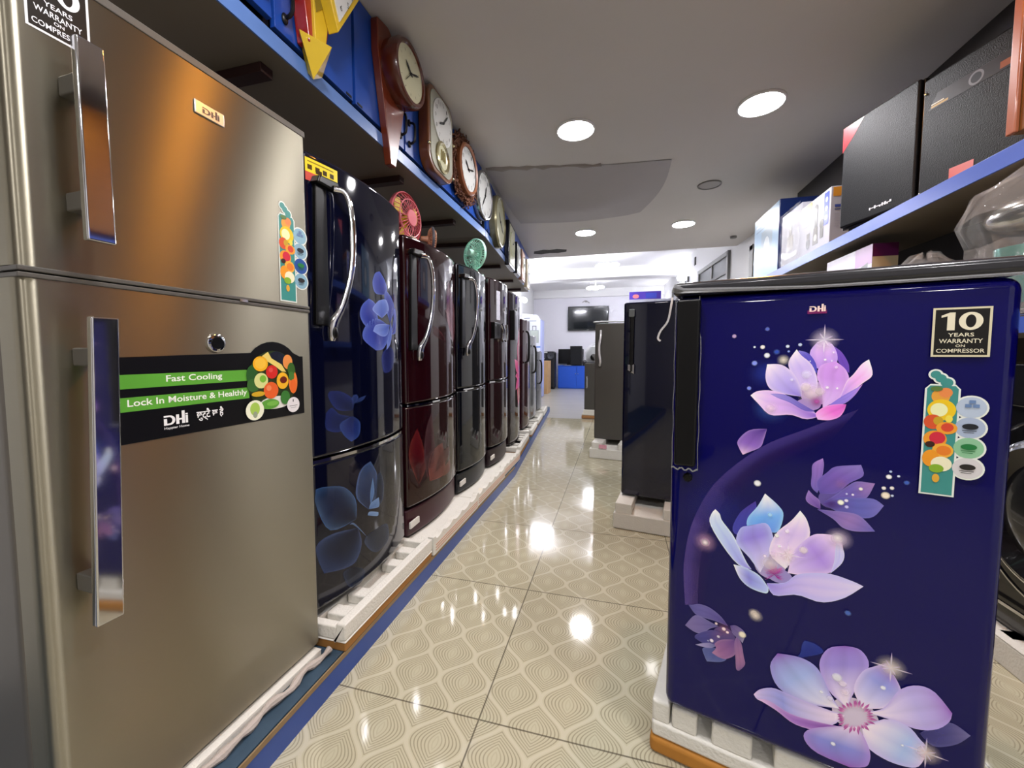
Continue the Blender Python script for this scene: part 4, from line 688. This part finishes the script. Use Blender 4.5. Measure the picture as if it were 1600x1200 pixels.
# ---------------------------------------------------------------- wall clocks
DIAL = mat('white_dial', 'd8dad8', .15, coat=.5); CREAM = mat('cream_dial', 'cfd0b0', .15, coat=.5); HAND = mat('black_hand', '101010', .4)
def clock_face(t, r, y, z, dialm, h, m, numerals=True, ry=None, sec=None, parent_name='dial', numcol='202020'):
    ry = ry or r
    o = MB(); n = 40
    o.prism([(r * cos(2 * pi * k / n), z + ry * sin(2 * pi * k / n)) for k in range(n)], y, y + .006, 'y')
    d = o.build(parent_name, dialm, t)
    q = Print(off=-y + .0006)
    for k in range(12):
        a = Q - 2 * pi * k / 12; cx, cz = cos(a) * r * .8, sin(a) * ry * .8
        if numerals: 
            tx = str(k or 12); hgt = r * .17; q.text(tx, cx - hgt * .32 * len(tx), z + cz - hgt / 2, hgt * .64 * len(tx), hgt, numcol)
        else: q.petal([(cx * .92, z + cz * .92), (cx + .002, z + cz), (cx * 1.1, z + cz * 1.1)], [(cx * .92, z + cz * .92), (cx - .002, z + cz), (cx * 1.1, z + cz * 1.1)], [numcol] * 4 + [100], n=4, m=2, k=1)
    q.build('numerals', PRINT, d)
    for nm, a, l, w in (('hour_hand', (h % 12) / 12 + m / 720, .5, .055), ('minute_hand', m / 60, .74, .04)) + ((('second_hand', sec / 60, .7, .014),) if sec is not None else ()):
        a = Q - 2 * pi * a; c, s_ = cos(a), sin(a)
        def P(l_, o_): return (c * l_ * r - s_ * o_ * r, z + s_ * l_ * ry + c * o_ * ry)
        MB().prism([P(-.12, -w * .6), P(-.12, w * .6), P(l * .7, w), P(l, 0), P(l * .7, -w)], y - .005, y - .003, 'y').build(nm, HAND, d)
    MB().lathe([(r * .05, y), (r * .05, y - .007), (0, y - .008)], (0, 0, z), 'y', 14).build('hub', HAND, d)
    return d
def clock(label, y, z, x=-1.0, rot=Q): return thing('wall_clock', label, 'wall clock', (x, y, z), rot, 'wall clocks on the blue cabinets')
def rim(t, prof, m, z=0, name='rim', n=48): return MB().lathe(prof, (0, 0, z), 'y', n).build(name, m, t)
# yellow and red hanging clock
YEL = mat('yellow_lacquer', 'd9b62a', .3, coat=.4); REDL = mat('red_lacquer', 'a02018', .3, coat=.4); OLIVE = mat('olive_panel', '8a7420', .4)
c1 = clock('yellow and red geometric wall clock with pointed foot, cut by the top edge', 1.14, 1.89)
MB().prism([(-.04, .06), (.03, .06), (.06, .2), (.12, .42), (.1, .485), (-.1, .485), (-.11, .42), (-.06, .2)], -.05, -.002, 'y').build('back_board', REDL, c1, bevel=.004)
MB().prism([(-.025, .07), (.02, .07), (.04, .18), (.085, .4), (.07, .48), (-.06, .48), (-.07, .38), (-.03, .2)], -.06, -.045, 'y').build('column', YEL, c1, bevel=.003)
MB().prism([(-.02, .16), (.015, .2), (.03, .4), (-.03, .46), (-.05, .36)], -.063, -.058, 'y').build('inset', OLIVE, c1)
fd = MB().add([(-.06, -.03, .085), (.06, -.01, .02), (-.005, -.03, -.03), (.0, -.1, .06), (-.03, -.003, .09), (.03, -.003, .05), (0, -.003, 0)], [(0, 3, 1), (0, 2, 3), (2, 1, 3), (0, 1, 5, 4), (1, 2, 6, 5), (2, 0, 4, 6), (4, 5, 6)]).build('pointed_foot', YEL, c1, smooth=False)
dm = [(.035, .13), (.16, .34), (.035, .49), (-.055, .33)]
dd = MB().prism(dm, -.1, -.06, 'y').build('dial_frame', YEL, c1, bevel=.004)
MB().prism([(.037, .165), (.137, .338), (.036, .46), (-.03, .33)], -.104, -.099, 'y').build('dial', DIAL, dd)
q = Print(off=.1046)
for tx, u, v in (('6', .04, .205), ('5', .075, .24), ('4', .095, .28), ('7', .012, .25), ('12', .03, .42)): q.text(tx, u, v, .01, .018, '202020')
q.build('numerals', PRINT, dd)
# brown teardrop clock
WOODR = mat('red_brown_veneer', '6a2a14', .3, coat=.3, var=.25, vscale=6, stretch=(8, 8, 1)); MAHO = mat('mahogany_rim', '501c0e', .25, coat=.5)
c2 = clock('brown wooden teardrop wall clock with cream dial', 1.6, 2.17)
MB().prism([(-.015, -.375), (.025, -.375), (.1, -.1), (.12, .02), (.06, .14), (-.02, .185), (-.1, .17), (-.1, .05), (-.07, -.1)], -.035, -.002, 'y').build('back_board', WOODR, c2, bevel=.004)
rim(c2, [(.1, -.03), (.132, -.03), (.135, -.09), (.125, -.105), (.112, -.105), (.106, -.095)], MAHO, .03).location.x = .05
fc = clock_face(c2, .108, -.098, .03, CREAM, 10, 11, False, sec=37); fc.location.x = .05
# pendulum clock in long rounded frame
c3 = clock('long rounded brown framed wall clock with pendulum window', 2.05, 2.14)
def stad(w, h, r, n=7):
    o = []
    for cx, cz, a0 in ((w - r, h - r, 0), (-w + r, h - r, Q), (-w + r * 1.3, -h + r * 1.3, 2 * Q), (w - r * 1.3, -h + r * 1.3, 3 * Q)):
        R = r if cz > 0 else r * 1.3
        for k in range(n): a = a0 + Q * k / (n - 1); o.append((cx + R * cos(a), cz + R * sin(a)))
    return o
MB().prism(stad(.155, .215, .07), -.06, -.002, 'y').build('case', mat('brown_case', '70401e', .3, coat=.4), c3, bevel=.008)
MB().prism(stad(.135, .195, .06), -.064, -.058, 'y').build('back_plate', mat('silver_back_plate', 'b4b6a8', .2, .3), c3)
clock_face(c3, .115, -.07, .07, DIAL, 8, 7)
rim(c3, [(.062, -.062), (.078, -.064), (.08, -.072), (.07, -.076), (.06, -.068)], mat('pale_gold', 'c0b890', .2, .8), -.11, 'pendulum_ring')
MB().lathe([(.06, -.064), (.06, -.067), (0, -.067)], (0, 0, -.11), 'y').build('pendulum_window', CREAM, c3)
for k in range(3): MB().tube([(-.02 + .02 * k, -.07, -.13), (-.02 + .02 * k, -.07, -.075)], .004, 6).build('pendulum_rod', mat('pale_gold', 'c0b890', .2, .8), c3)
for u, v in ((.15, -.16), (.157, .03), (-.15, -.1)): MB().ball((u, -.06, v), .009, n=10, m=6).build('stud', mat('pale_gold', 'c0b890', .2, .8), c3)
MB().tube([(-.02, -.03, .19), (.02, -.03, .19)], .006, 6).build('hanger', IRON, c3)
# twig wreath clock
TWIG = mat('brown_twigs', '6e4632', .8, var=.35, vscale=60)
c4 = clock('round wall clock inside a shaggy brown twig wreath', 2.455, 2.145)
tw = MB()
for k in range(640):
    a = random.uniform(0, 2 * pi); r = random.uniform(.15, .205); b = a + random.uniform(-.35, .35); rr = r + random.uniform(-.03, .035)
    tw.tube([(r * cos(a), random.uniform(-.045, -.012), r * sin(a)), (rr * cos(b), random.uniform(-.05, -.008), rr * sin(b))], random.uniform(.0025, .005), 4, cap=False)
tw.ring((0, -.02, 0), .165, .018, 'y', 32, 6); tw.build('twig_wreath', TWIG, c4)
rim(c4, [(.13, -.03), (.152, -.03), (.155, -.062), (.144, -.072), (.13, -.064)], mat('copper_wood_rim', '8a5638', .35, coat=.3))
clock_face(c4, .133, -.058, 0, DIAL, 10, 12)
# silver round
c5 = clock('silver rimmed round wall clock with white dial', 2.82, 2.12)
rim(c5, [(.0, -.002), (.168, -.002), (.172, -.04), (.165, -.052), (.155, -.054), (.15, -.045)], mat('silver_rim', '9a9ca2', .2, .9)); clock_face(c5, .152, -.046, 0, DIAL, 12, 36)
# cream round, in front of the turn
def on2(s, z): return (-1.0 - sin(radians(5.4)) * s, 2.945 + cos(radians(5.4)) * s, z)
def clock2(label, s, z):
    x, y, z = on2(s, z); return clock(label, y, z, x, B2)
c6 = clock2('cream and gold rimmed big round wall clock', .34, 2.08)
rim(c6, [(.0, -.002), (.21, -.002), (.212, -.05), (.2, -.064), (.19, -.066), (.184, -.055)], mat('cream_gold_rim', '8f8a6c', .25, .5)); clock_face(c6, .186, -.056, 0, CREAM, 10, 20, False)
def framed(label, s, z, w, h, fm, face, hr, mn, wallc=DIAL, rect=True):
    t = clock2(label, s, z)
    MB().box(-w, -.05, -h, w, -.002, h).build('frame', fm, t, bevel=.008)
    MB().box(-w * .84, -.054, -h * .86, w * .84, -.048, h * .86).build('backing', wallc, t)
    clock_face(t, min(w, h) * .72, -.06, h * .1, face, hr, mn, False)
    return t
BF = mat('black_clock_frame', '16120f', .25, coat=.4)
framed('tall black framed rectangular wall clock', .98, 2.045, .17, .215, BF, CREAM, 2, 10, CREAM)
framed('dark framed wall clock just past the tall black framed one', 1.43, 2.02, .12, .17, BF, DIAL, 7, 5)
framed('wooden oval faced wall clock near the end of the row', 1.82, 2.03, .13, .18, mat('light_brown_frame', '8a6040', .3, coat=.4), CREAM, 4, 40, mat('rosy_backing', 'b08c7c', .4))
framed('last wall clock of the row, pale frame', 2.3, 2.02, .14, .18, mat('pale_brass_frame', 'a89878', .3, .5), DIAL, 9, 0)
# ---------------------------------------------------------------- small fans
def fan(label, loc, yaw, R, col, stemh, bladecol, tilt=0., rev=False):
    t = thing('table_fan', label, 'fan', loc, yaw, 'small fans on the fridge tops')
    m = mat('fan_' + col, col, .35); zc = stemh + R
    MB().lathe([(0, 0), (R * .6, 0), (R * .6, .012), (R * .25, .03), (R * .14, .05), (R * .12, stemh + R * .6), (0, stemh + R * .6)], n=24).build('base', m, t)
    k = MB(); d = R * .3
    for s in (-1, 1):
        k.ring((s * d * (.4 if s < 0 else .8), 0, zc), R * .72, .003, 'x', 32, 5); k.ring((s * d, 0, zc), R * .3, .003, 'x', 24, 5)
        for i in range(26):
            a = 2 * pi * i / 26; k.tube([(s * d, R * .26 * cos(a), zc + R * .26 * sin(a)), (s * d * .8, R * .7 * cos(a), zc + R * .7 * sin(a)), (0, R * .98 * cos(a), zc + R * .98 * sin(a))], .0022, 4, cap=False)
    k.lathe([(R * .3, d - .004), (R * .3, d + .004), (0, d + .006)], (0, 0, zc), 'x', 20)
    cg = k.build('cage', m, t)
    MB().lathe([(R * .985, -d * .35), (R * 1.02, -d * .2), (R * 1.02, d * .25), (R * .985, d * .35), (R * .96, 0), (R * .985, -d * .35)], (0, 0, zc), 'x', 36).build('rim', mat('dark_grey_fan_rim', '5c5e66', .35) if rev else m, t)
    MB().lathe([(0, -d * (3.2 if rev else 1.9)), (R * .2, -d * (3.1 if rev else 1.9)), (R * .22, -d * 1.8), (R * .3, -d * 1.1), (R * .32, -d * .4), (0, -d * .3)], (0, 0, zc), 'x', 20).build('motor', m, t)
    bm_ = mat('blade_' + bladecol, bladecol, .3); hb = MB().lathe([(0, -.02), (R * .16, -.02), (R * .16, .02), (0, .025)], (0, 0, zc), 'x', 16).build('hub', bm_, t)
    for i in range(3):
        a = 2 * pi * i / 3 + .4; v = []
        for r, w, tw_ in ((.14, .12, .25), (.5, .42, .2), (.8, .45, .14), (.9, .2, .1)):
            for sg in (-1, 1):
                b = a + sg * w; v.append((sg * tw_ * d * .7, R * r * cos(b), zc + R * r * sin(b)))
        v2 = [(x + .002, y, z) for x, y, z in v]
        f = [(2 * j, 2 * j + 1, 2 * j + 3, 2 * j + 2) for j in range(3)]
        MB().add(v, f).add(v2, f).build('blade', bm_, t)
    return t
fan('pink fan with yellow blades on the maroon refrigerator', (-1.05, 1.85, 1.468), radians(-5), .125, 'd8707c', .06, 'd8c040')
of = fan('little peach and grey fan on the maroon refrigerator, right of the pink fan', (-1.03, 2.1, 1.489), radians(36), .068, 'd09878', .06, '6a6a70', rev=True)
fan('mint green fan seen from behind on the plain black refrigerator', (-.94, 2.56, 1.489), radians(65), .1, 'b6f0dc', .05, 'b8f0de')
MB().box(-.02, -.025, 0, .02, .025, .05).build('clip', mat('pale_clip', 'b8a890', .4), None, bevel=.004)
ck = COL.objects['clip']; ck.location = (-.95, 1.72, 1.468); tag(ck, 'small pale clip standing on the maroon refrigerator beside the pink fan', 'clip')
# ---------------------------------------------------------------- right hand shelving
SH = thing('wall_shelf', 'upper right wall shelf with bright blue edge', 'shelf', (1.12, .2, 1.53))
MB().box(.0, 0, 0, .364, 3.85, .052).build('board', UNDER, SH, bevel=.002); MB().box(-.006, 0, 0, .0, 3.85, .055).build('front_strip', mat('bright_blue_strip', '4a68c8', .3), SH, bevel=.001)
SH2 = thing('wall_shelf', 'lower right wall shelf half hidden by the royal blue refrigerator', 'shelf', (1.12, .2, 1.03))
MB().box(.0, 0, 0, .364, 3.4, .045).build('board', UNDER, SH2, bevel=.002); MB().box(-.006, 0, 0, .0, 3.4, .047).build('front_strip', mat('bright_blue_strip', '4a68c8', .3), SH2, bevel=.001)
struct('shade_panel', MB().box(1.485, .1, .9, 1.499, 4.05, ZL), mat('painted_wall_shade', '2e2926', .7))  # dark sheet whose colour stands in for shade on the right wall
ZS = 1.583
def carton(label, x0, y0, z0, d, w, h, m, name='carton', top=None, group=None):
    t = thing(name, label, 'box', (x0, y0, z0), 0, group)
    MB().box(0, 0, 0, d, w, h).build('carton_body', m, t, bevel=.003)
    if top: MB().box(.002, .002, h, d - .002, w - .002, h + .002).build('top_flap', top, t)
    return t
class Side(Print):
    """print on the -X face (u along -Y from the far edge to the near edge) or on the -Y face (u along +X)"""
    pass
def sideprint(t, q, w, face='x', name='carton_print'):
    if face == 'x': q.v = [(y_, w - x_, z_) for x_, y_, z_ in q.v]
    q.build(name, PRINT, t)
LB = mat('light_blue_carton', '7aa8cc', .35, coat=.2); DB = mat('dark_blue_carton', '16285e', .3, coat=.4); WC = mat('white_carton', 'a8a8b2', .45, coat=.1)
t = carton('light and dark blue carton, farthest on the upper right shelf', 1.13, 3.38, ZS, .3, .55, .52, DB)
q = Print(off=.001); q.rect(.006, .006, .544, .514, '7aa8cc'); q.rect(.18, .1, .42, .38, '6c8ca4'); q.disc(.3, .22, .07, 'd0dce0', ry=.1); q.rect(.05, .4, .3, .41, '4a78a8'); q.rect(.05, .44, .2, .455, 'c8dcea'); q.rect(.47, .02, .53, .2, '78a4c8')
sideprint(t, q, .55)
q = Print(off=.001)
for k in range(2): q.disc(.1 + .05 * k, .44, .015, '3858a0')
q.build('carton_print', PRINT, t)
t = carton('white film wrapped carton between the light blue and the juicer cartons', 1.14, 3.03, ZS, .28, .32, .37, WC)
q = Print(off=.001); q.rect(.1, .1, .2, .2, '8a8478'); q.rect(.13, .2, .17, .3, '6a645c'); q.rect(.06, .05, .26, .08, 'b8b4b0'); sideprint(t, q, .32)
fl = MB(); N = 10
fl.v = [(-.006 - .008 * abs(sin(i * 1.9 + j * 2.3)), -.005 + .33 * i / N, .0 + .38 * j / N) for i in range(N + 1) for j in range(N + 1)]
fl.f = [(i * (N + 1) + j, i * (N + 1) + j + 1, (i + 1) * (N + 1) + j + 1, (i + 1) * (N + 1) + j) for i in range(N) for j in range(N)]
fl.build('film_wrap', FILM, t, smooth=False)
t = carton('white juicer carton with appliance pictures beside the black loudspeaker', 1.13, 2.64, ZS, .3, .37, .315, WC)
q = Print(off=.001); q.rect(.005, .27, .15, .31, 'd89a3c'); q.rect(.3, .12, .355, .3, '3c4cb0')
for k in range(3): q.disc(.327, .16 + .05 * k, .014, 'c0c8e8')
q.poly([(.17, .04), (.24, .04), (.23, .14), (.18, .14)], '5a5650'); q.rect(.19, .14, .225, .24, '3a3836'); q.disc(.205, .25, .024, '3a3836'); q.disc(.205, .08, .02, 'a8a49c'); q.disc(.11, .07, .025, '4a4844', ry=.035); q.rect(.09, .09, .13, .13, '6a6864'); q.rect(.26, .06, .3, .13, '4a4642'); q.disc(.28, .14, .026, '3a3836'); q.disc(.08, .2, .05, 'b8b8c0', ry=.02)
sideprint(t, q, .37)
q = Print(off=.001); q.rect(.01, .26, .29, .31, 'c8882c'); q.rect(.02, .2, .26, .215, '3c4a90'); q.rect(.02, .185, .12, .193, '50587c')
for k in range(6): q.rect(.02, .165 - .014 * k, .22, .169 - .014 * k, 'a0a0b0')
q.build('carton_print', PRINT, t)
SPK = mat('black_speaker_cloth', '090b10', .5, spec=.3, bump=.25, bscale=260); SPC = mat('black_speaker_case', '0a0a0c', .3, coat=.3)
def speaker(label, y0, w, h, z0=ZS, x0=1.125, rz=0.):
    t = thing('loudspeaker', label, 'loudspeaker', (x0, y0, z0), rz, 'loudspeakers on the upper right shelf')
    MB().box(.02, 0, .02, .175, w, h).build('case', SPC, t, bevel=.006)
    MB().box(0, .004, .03, .022, w - .004, h - .002).build('grille', SPK, t, bevel=.01, seg=3)
    for a in (.03, w - .07):
        for b in (.03, .13): MB().box(b, a, 0, b + .04, a + .04, .02).build('foot', RUB, t)
    return t
t = speaker('black loudspeaker with red corner triangle and silver lettering', 2.10, .375, .535, x0=1.2, rz=radians(17))
q = Print(off=.001)
q.poly([(.006, .525), (.12, .525), (.07, .465), (.006, .405)], 'a02c34'); q.blur_word(.17, .065, .11, .014, 'e4e8f0', 9)
q.v = [(y_, .375 - x_, z_) for x_, y_, z_ in q.v]; q.build('front_marks', PRINT, t)
t = speaker('black loudspeaker with grey ribbon tag and red square, next to the wooden case', 1.715, .375, .50, x0=1.298, rz=radians(16.5))
q = Print(off=.001)
q.poly([(.03, .365), (.3, .365), (.3, .42), (.06, .42)], '34343a'); q.rect(.04, .37, .1, .378, 'b09050'); q.disc(.19, .392, .024, '7c828c'); q.disc(.19, .392, .017, '2c3038'); q.rect(.26, .372, .37, .395, '9a5a3a'); 
q.rect(.04, .381, .085, .385, 'd8d0b0')
q.v = [(y_, .375 - x_, z_) for x_, y_, z_ in q.v]; q.build('ribbon_tag', PRINT, t)
q = Print(off=.001); q.rect(.12, .03, .2, .1, 'c8504a'); q.v = [(y_, .375 - x_, z_) for x_, y_, z_ in q.v]; q.build('red_square', PRINT, t)
for a in (.045, .44): MB().ball((.0, .36, a), .006, n=8, m=5).build('corner_stud', CHROME, t)
wc = thing('wooden_case', 'orange brown wooden case at the right edge of the upper shelf', 'speaker case', (1.115, 1.035, ZS))
MB().box(0, 0, .03, .36, .52, .66).build('case_body', mat('orange_brown_wood', '7a5228', .4, coat=.2, var=.3, vscale=5, stretch=(1, 1, 8)), wc, bevel=.004)
for a in (.495, 0): MB().box(-.012, a, .03, .0, a + .03, .66).build('front_post', mat('rosewood_edge', 'a05c3c', .3, coat=.4), wc, bevel=.004)
for b in (.06, .44): MB().box(.05, b, 0, .35, b + .03, .03).build('foot', RUB, wc)
# lower shelf
t = carton('white and purple carton standing on the lower right shelf', 1.15, 2.27, 1.077, .1, .42, .41, WC)
q = Print(off=.001); q.rect(.0, .3, .42, .41, 'd0cede'); q.rect(.28, .32, .42, .41, 'b494c0'); q.poly([(.06, .2), (.2, .23), (.18, .31), (.07, .29)], '8a8c90'); q.poly([(.24, .18), (.38, .22), (.39, .33), (.26, .3)], '7e8286'); sideprint(t, q, .42)
q = Print(off=.001); q.rect(0, 0, .1, .35, 'c8b490'); q.rect(.0, .35, .1, .41, '5a1a4c')
q.blur_word(.04, .14, .025, .15, '4a3a30', 8, True, 3)
q.build('carton_print', PRINT, t)
mx = thing('stand_mixer', 'silver and teal kitchen machine under clear film on the lower right shelf', 'kitchen appliance', (1.2, 1.52, 1.077))
SILV = mat('polished_silver', 'c4c0b8', .15, .95)
MB().box(-.08, -.1, 0, .16, .14, .03).build('foot_plate', SILV, mx, bevel=.01)
MB().lathe([(0, .03), (.06, .03), (.05, .1), (.045, .2), (.06, .28), (0, .29)], (.06, 0, 0), 'z', 24).build('column', SILV, mx)
MB().ball((.0, .02, .31), .09, (1.15, 1.7, .62), 24, 14).build('motor_head', SILV, mx)
MB().lathe([(0, .04), (.05, .04), (.075, .1), (.08, .2), (.078, .2), (.0, .06)], (-.05, -.02, 0), 'z', 26).build('bowl', mat('teal_enamel', '1f8a7c', .15, .4, coat=.5), mx)
MB().tube([(-.05, -.02, .24), (-.05, -.02, .1)], .012, 8).build('beater', SILV, mx)
def film_blob(prof, n, j, sx, sy, seed):
    random.seed(seed); b = MB()
    for r, z in prof:
        for k in range(n): a = 2 * pi * k / n; rr = r * (1 + random.uniform(-j, j)); b.v.append((rr * cos(a) * sx, rr * sin(a) * sy, z * (1 + random.uniform(-j, j) * .4)))
    b.f = [(i * n + k, i * n + (k + 1) % n, (i + 1) * n + (k + 1) % n, (i + 1) * n + k) for i in range(len(prof) - 1) for k in range(n)]
    return b
o = film_blob([(.17, .003), (.16, .1), (.15, .22), (.17, .3), (.15, .38), (.07, .43), (.01, .44)], 26, .07, 1., 1.3, 4).build('film_cover', FILM, mx, smooth=False)
cf = thing('film_bundle', 'crumpled clear film bundle on the lower right shelf left of the silver machine', 'packing film', (1.22, 2.05, 1.077))
film_blob([(.18, .002), (.17, .12), (.13, .2), (.11, .25), (.06, .29), (.01, .3)], 24, .16, .6, 1.1, 9).build('film_sheet', FILM, cf, smooth=False)
MB().box(-.06, -.12, .0, .08, .12, .2).build('packed_part', mat('dark_grey_part', '33312f', .4), cf, bevel=.02)
# washing machine
wm = thing('washing_machine', 'black front loading washing machine behind the royal blue refrigerator', 'washing machine', (1.21, 1.14, .085), 0)
WBL = mat('black_appliance', '101012', .2, coat=.5)
MB().box(.02, 0, 0, .28, .6, .86).build('cabinet', WBL, wm, bevel=.01); MB().box(.0, .004, .72, .022, .596, .855).build('control_panel', mat('dark_control_panel', '1a1a1c', .25), wm, bevel=.006)
dr = MB().lathe([(.0, -.03), (.1, -.04), (.16, -.02), (.2, -.045), (.225, -.03), (.235, .022), (.2, .022)], (0, .3, .42), 'x', 48).build('door', WBL, wm)
MB().ring((-.03, .3, .42), .212, .009, 'x', 48, 8).build('door_ring', CHROME, dr)
MB().ring((.0, .3, .42), .285, .005, 'x', 48, 6).build('trim_ring', CHROME, wm)
MB().box(-.004, .05, .08, .003, .55, .09).build('trim_line', CHROME, wm)
tray('white foam tray under the black washing machine', (1.17, 1.78, 0), -Q, .66, .31, .08, .085, 'flat')
# ---------------------------------------------------------------- the far hall
tv = thing('television', 'large black wall mounted television on the back wall', 'television', (-.835, YB, 1.64))
MB().box(-.565, -.09, 0, .565, -.05, .68).build('frame', BLACKPL, tv, bevel=.008); MB().box(-.545, -.092, .045, .545, -.088, .662).build('screen', mat('tv_screen', '0c1216', .12, coat=.4), tv)
MB().box(-.3, -.05, .2, .3, -.002, .5).build('wall_mount', IRON, tv); MB().box(-.03, -.094, .012, .03, -.09, .022).build('lamp_bar', mat('pale_mark', 'a8a8a8', .4), tv)
hk = MB().tube([(-.1, -.01, .02), (-.02, -.05, .06), (.02, -.05, .05), (.1, -.02, .0)], .012, 6).box(-.03, -.02, .02, .03, -.001, .07).build('wall_bracket', mat('grey_bracket', '9c9a98', .5), None)
hk.location = (-.9, YB, 2.42); tag(hk, 'small grey bracket on the back wall above the television', 'bracket')
BLU = mat('bright_blue_cabinet', '2458c8', .4)
bc = thing('low_cabinet', 'low bright blue two door cabinet against the back wall', 'cabinet', (-1.62, 11.1, 0))
MB().box(0, .02, 0, 1.05, .48, .62).build('carcass', BLU, bc, bevel=.005); MB().box(-.01, 0, .62, 1.06, .49, .64).build('cabinet_top', BLU, bc, bevel=.004)
for k in (0, 1):
    d = MB().box(.01 + .52 * k, 0, .03, .515 + .52 * k, .02, .61).build('door', BLU, bc, bevel=.004); MB().ball((.49 + .07 * k, -.012, .42), .016, n=8, m=5).build('knob', CHROME, d)
sp = thing('loudspeaker', 'black box loudspeaker on the bright blue cabinet', 'loudspeaker', (-1.29, 11.15, .64))
MB().box(0, .02, 0, .33, .2, .55).build('case', SPC, sp, bevel=.01); MB().box(.015, 0, .015, .315, .02, .535).build('grille', SPK, sp, bevel=.006)
mo = thing('flat_screen', 'dark wide flat screen behind the black box loudspeaker', 'television', (-1.66, 11.42, .64))
MB().box(0, 0, .05, .72, .05, .47).build('panel', BLACKPL, mo, bevel=.006); MB().box(.25, -.03, 0, .47, .08, .05).build('stand', BLACKPL, mo, bevel=.004)
rm = tag(MB().box(0, 0, 0, .2, .06, .02).build('remote_tray', mat('grey_flat_part', '7c7e80', .4), None, bevel=.004), 'thin grey item lying on the front of the bright blue cabinet', 'device'); rm.location = (-1.45, 11.12, .64)
sb = thing('loudspeaker', 'small black box beside the black loudspeaker on the bright blue cabinet', 'loudspeaker', (-.94, 11.15, .64))
MB().box(0, 0, 0, .25, .2, .16).build('case', SPC, sb, bevel=.01); MB().box(.01, -.006, .01, .24, 0, .15).build('grille', SPK, sb)
tk = thing('tower_speaker', 'tall black tower speaker with white labels beside the blue cabinet', 'loudspeaker', (-2.12, 10.8, 0))
MB().prism([(0, 0), (.46, 0), (.46, .3), (0, .3)], .02, 1.04).build('case', mat('black_tower_case', '16171a', .35), tk, bevel=.06, seg=4)
for a in (.12, .34): MB().lathe([(.09, .0), (.09, -.012), (.06, -.006), (0, .002)], (a, 0, .92), 'y', 24).build('driver', mat('grey_driver', '3c3e44', .4), tk)
for a, b, w in ((.13, .995, .12), (.08, .83, .1), (.14, .04, .14)): MB().box(a, -.004, b, a + w, .0, b + .035).build('label', mat('white_label', 'd0d0d0', .5), tk)
MB().box(.03, .02, 0, .43, .28, .02).build('foot', RUB, tk)
cb = thing('flat_carton', 'narrow upright brown carton leaning by the tower speaker', 'box', (-1.8, 9.45, 0))
MB().box(0, 0, 0, .17, .5, .8).build('carton_body', mat('tan_carton', 'b89468', .7, var=.1, vscale=10), cb, bevel=.004); MB().box(-.001, .02, .42, .171, .1, .44).build('strap', BLACKPL, cb)
sd = thing('display_board', 'white standing display board with picture of a suitcase', 'display board', (-2.06, 8.6, 0)); sd.scale = (.9, .9, .92)
MB().prism([(0, .02), (.46, .02), (.46, 1.86), (.38, 1.98), (.0, 2.02)], 0, .05, 'y').build('board', mat('white_display_board', 'd8dce6', .4), sd, bevel=.004)
MB().prism([(.46, .02), (.5, .02), (.5, 1.86), (.46, 1.87)], .0, .3, 'y').build('side_panel', mat('pale_violet_panel', 'a8b0dc', .5), sd)
MB().box(0, .0, 0, .46, .05, .02).build('foot', RUB, sd)
q = Print(off=.001)
q.rect(.2, 1.32, .42, 1.62, 'a0a8a4'); q.rect(.22, 1.34, .4, 1.6, 'b8c0ba'); q.rect(.26, 1.62, .275, 1.72, '484a4c'); q.rect(.345, 1.62, .36, 1.72, '484a4c'); q.rect(.26, 1.71, .36, 1.725, '484a4c'); q.rect(.05, 1.9, .2, 1.915, '5a6078'); q.rect(.05, 1.83, .36, 1.85, '8088a0'); q.rect(.2, 1.2, .46, 1.24, '6c8cd0'); q.rect(.24, .9, .4, 1.14, 'c8d0e0')
for k in range(5): q.rect(.23, 1.37 + .045 * k, .39, 1.375 + .045 * k, '8a928c')
q.build('board_print', PRINT, sd)
fs = thing('wall_shelf', 'white shelf on the right hall wall holding cartons', 'shelf', (.15, 8.05, 1.9)); MB().box(0, 0, 0, 1.11, .5, .03).build('board', RIM, fs, bevel=.003)
MB().box(.0, .2, -.2, .03, .24, 0).box(.9, .2, -.2, .93, .24, 0).build('bracket', RIM, fs)
t = carton('white carton on the far white shelf under the purple one', .2, 8.1, 1.93, .8, .3, .09, WC)
q = Print(off=.001); q.disc(.47, .045, .03, '9c9ca4'); q.rect(.1, .03, .3, .05, 'b8b8c4'); q.build('carton_print', PRINT, t)
t = carton('purple and blue carton on top of the white carton of the far shelf', .2, 8.12, 2.02, .58, .2, .15, mat('purple_carton', '4a34a0', .4))
q = Print(off=.001); q.disc(.12, .06, .06, 'd87a80', ry=.04); q.rect(.3, .02, .5, .12, '3848b8'); q.build('carton_print', PRINT, t)
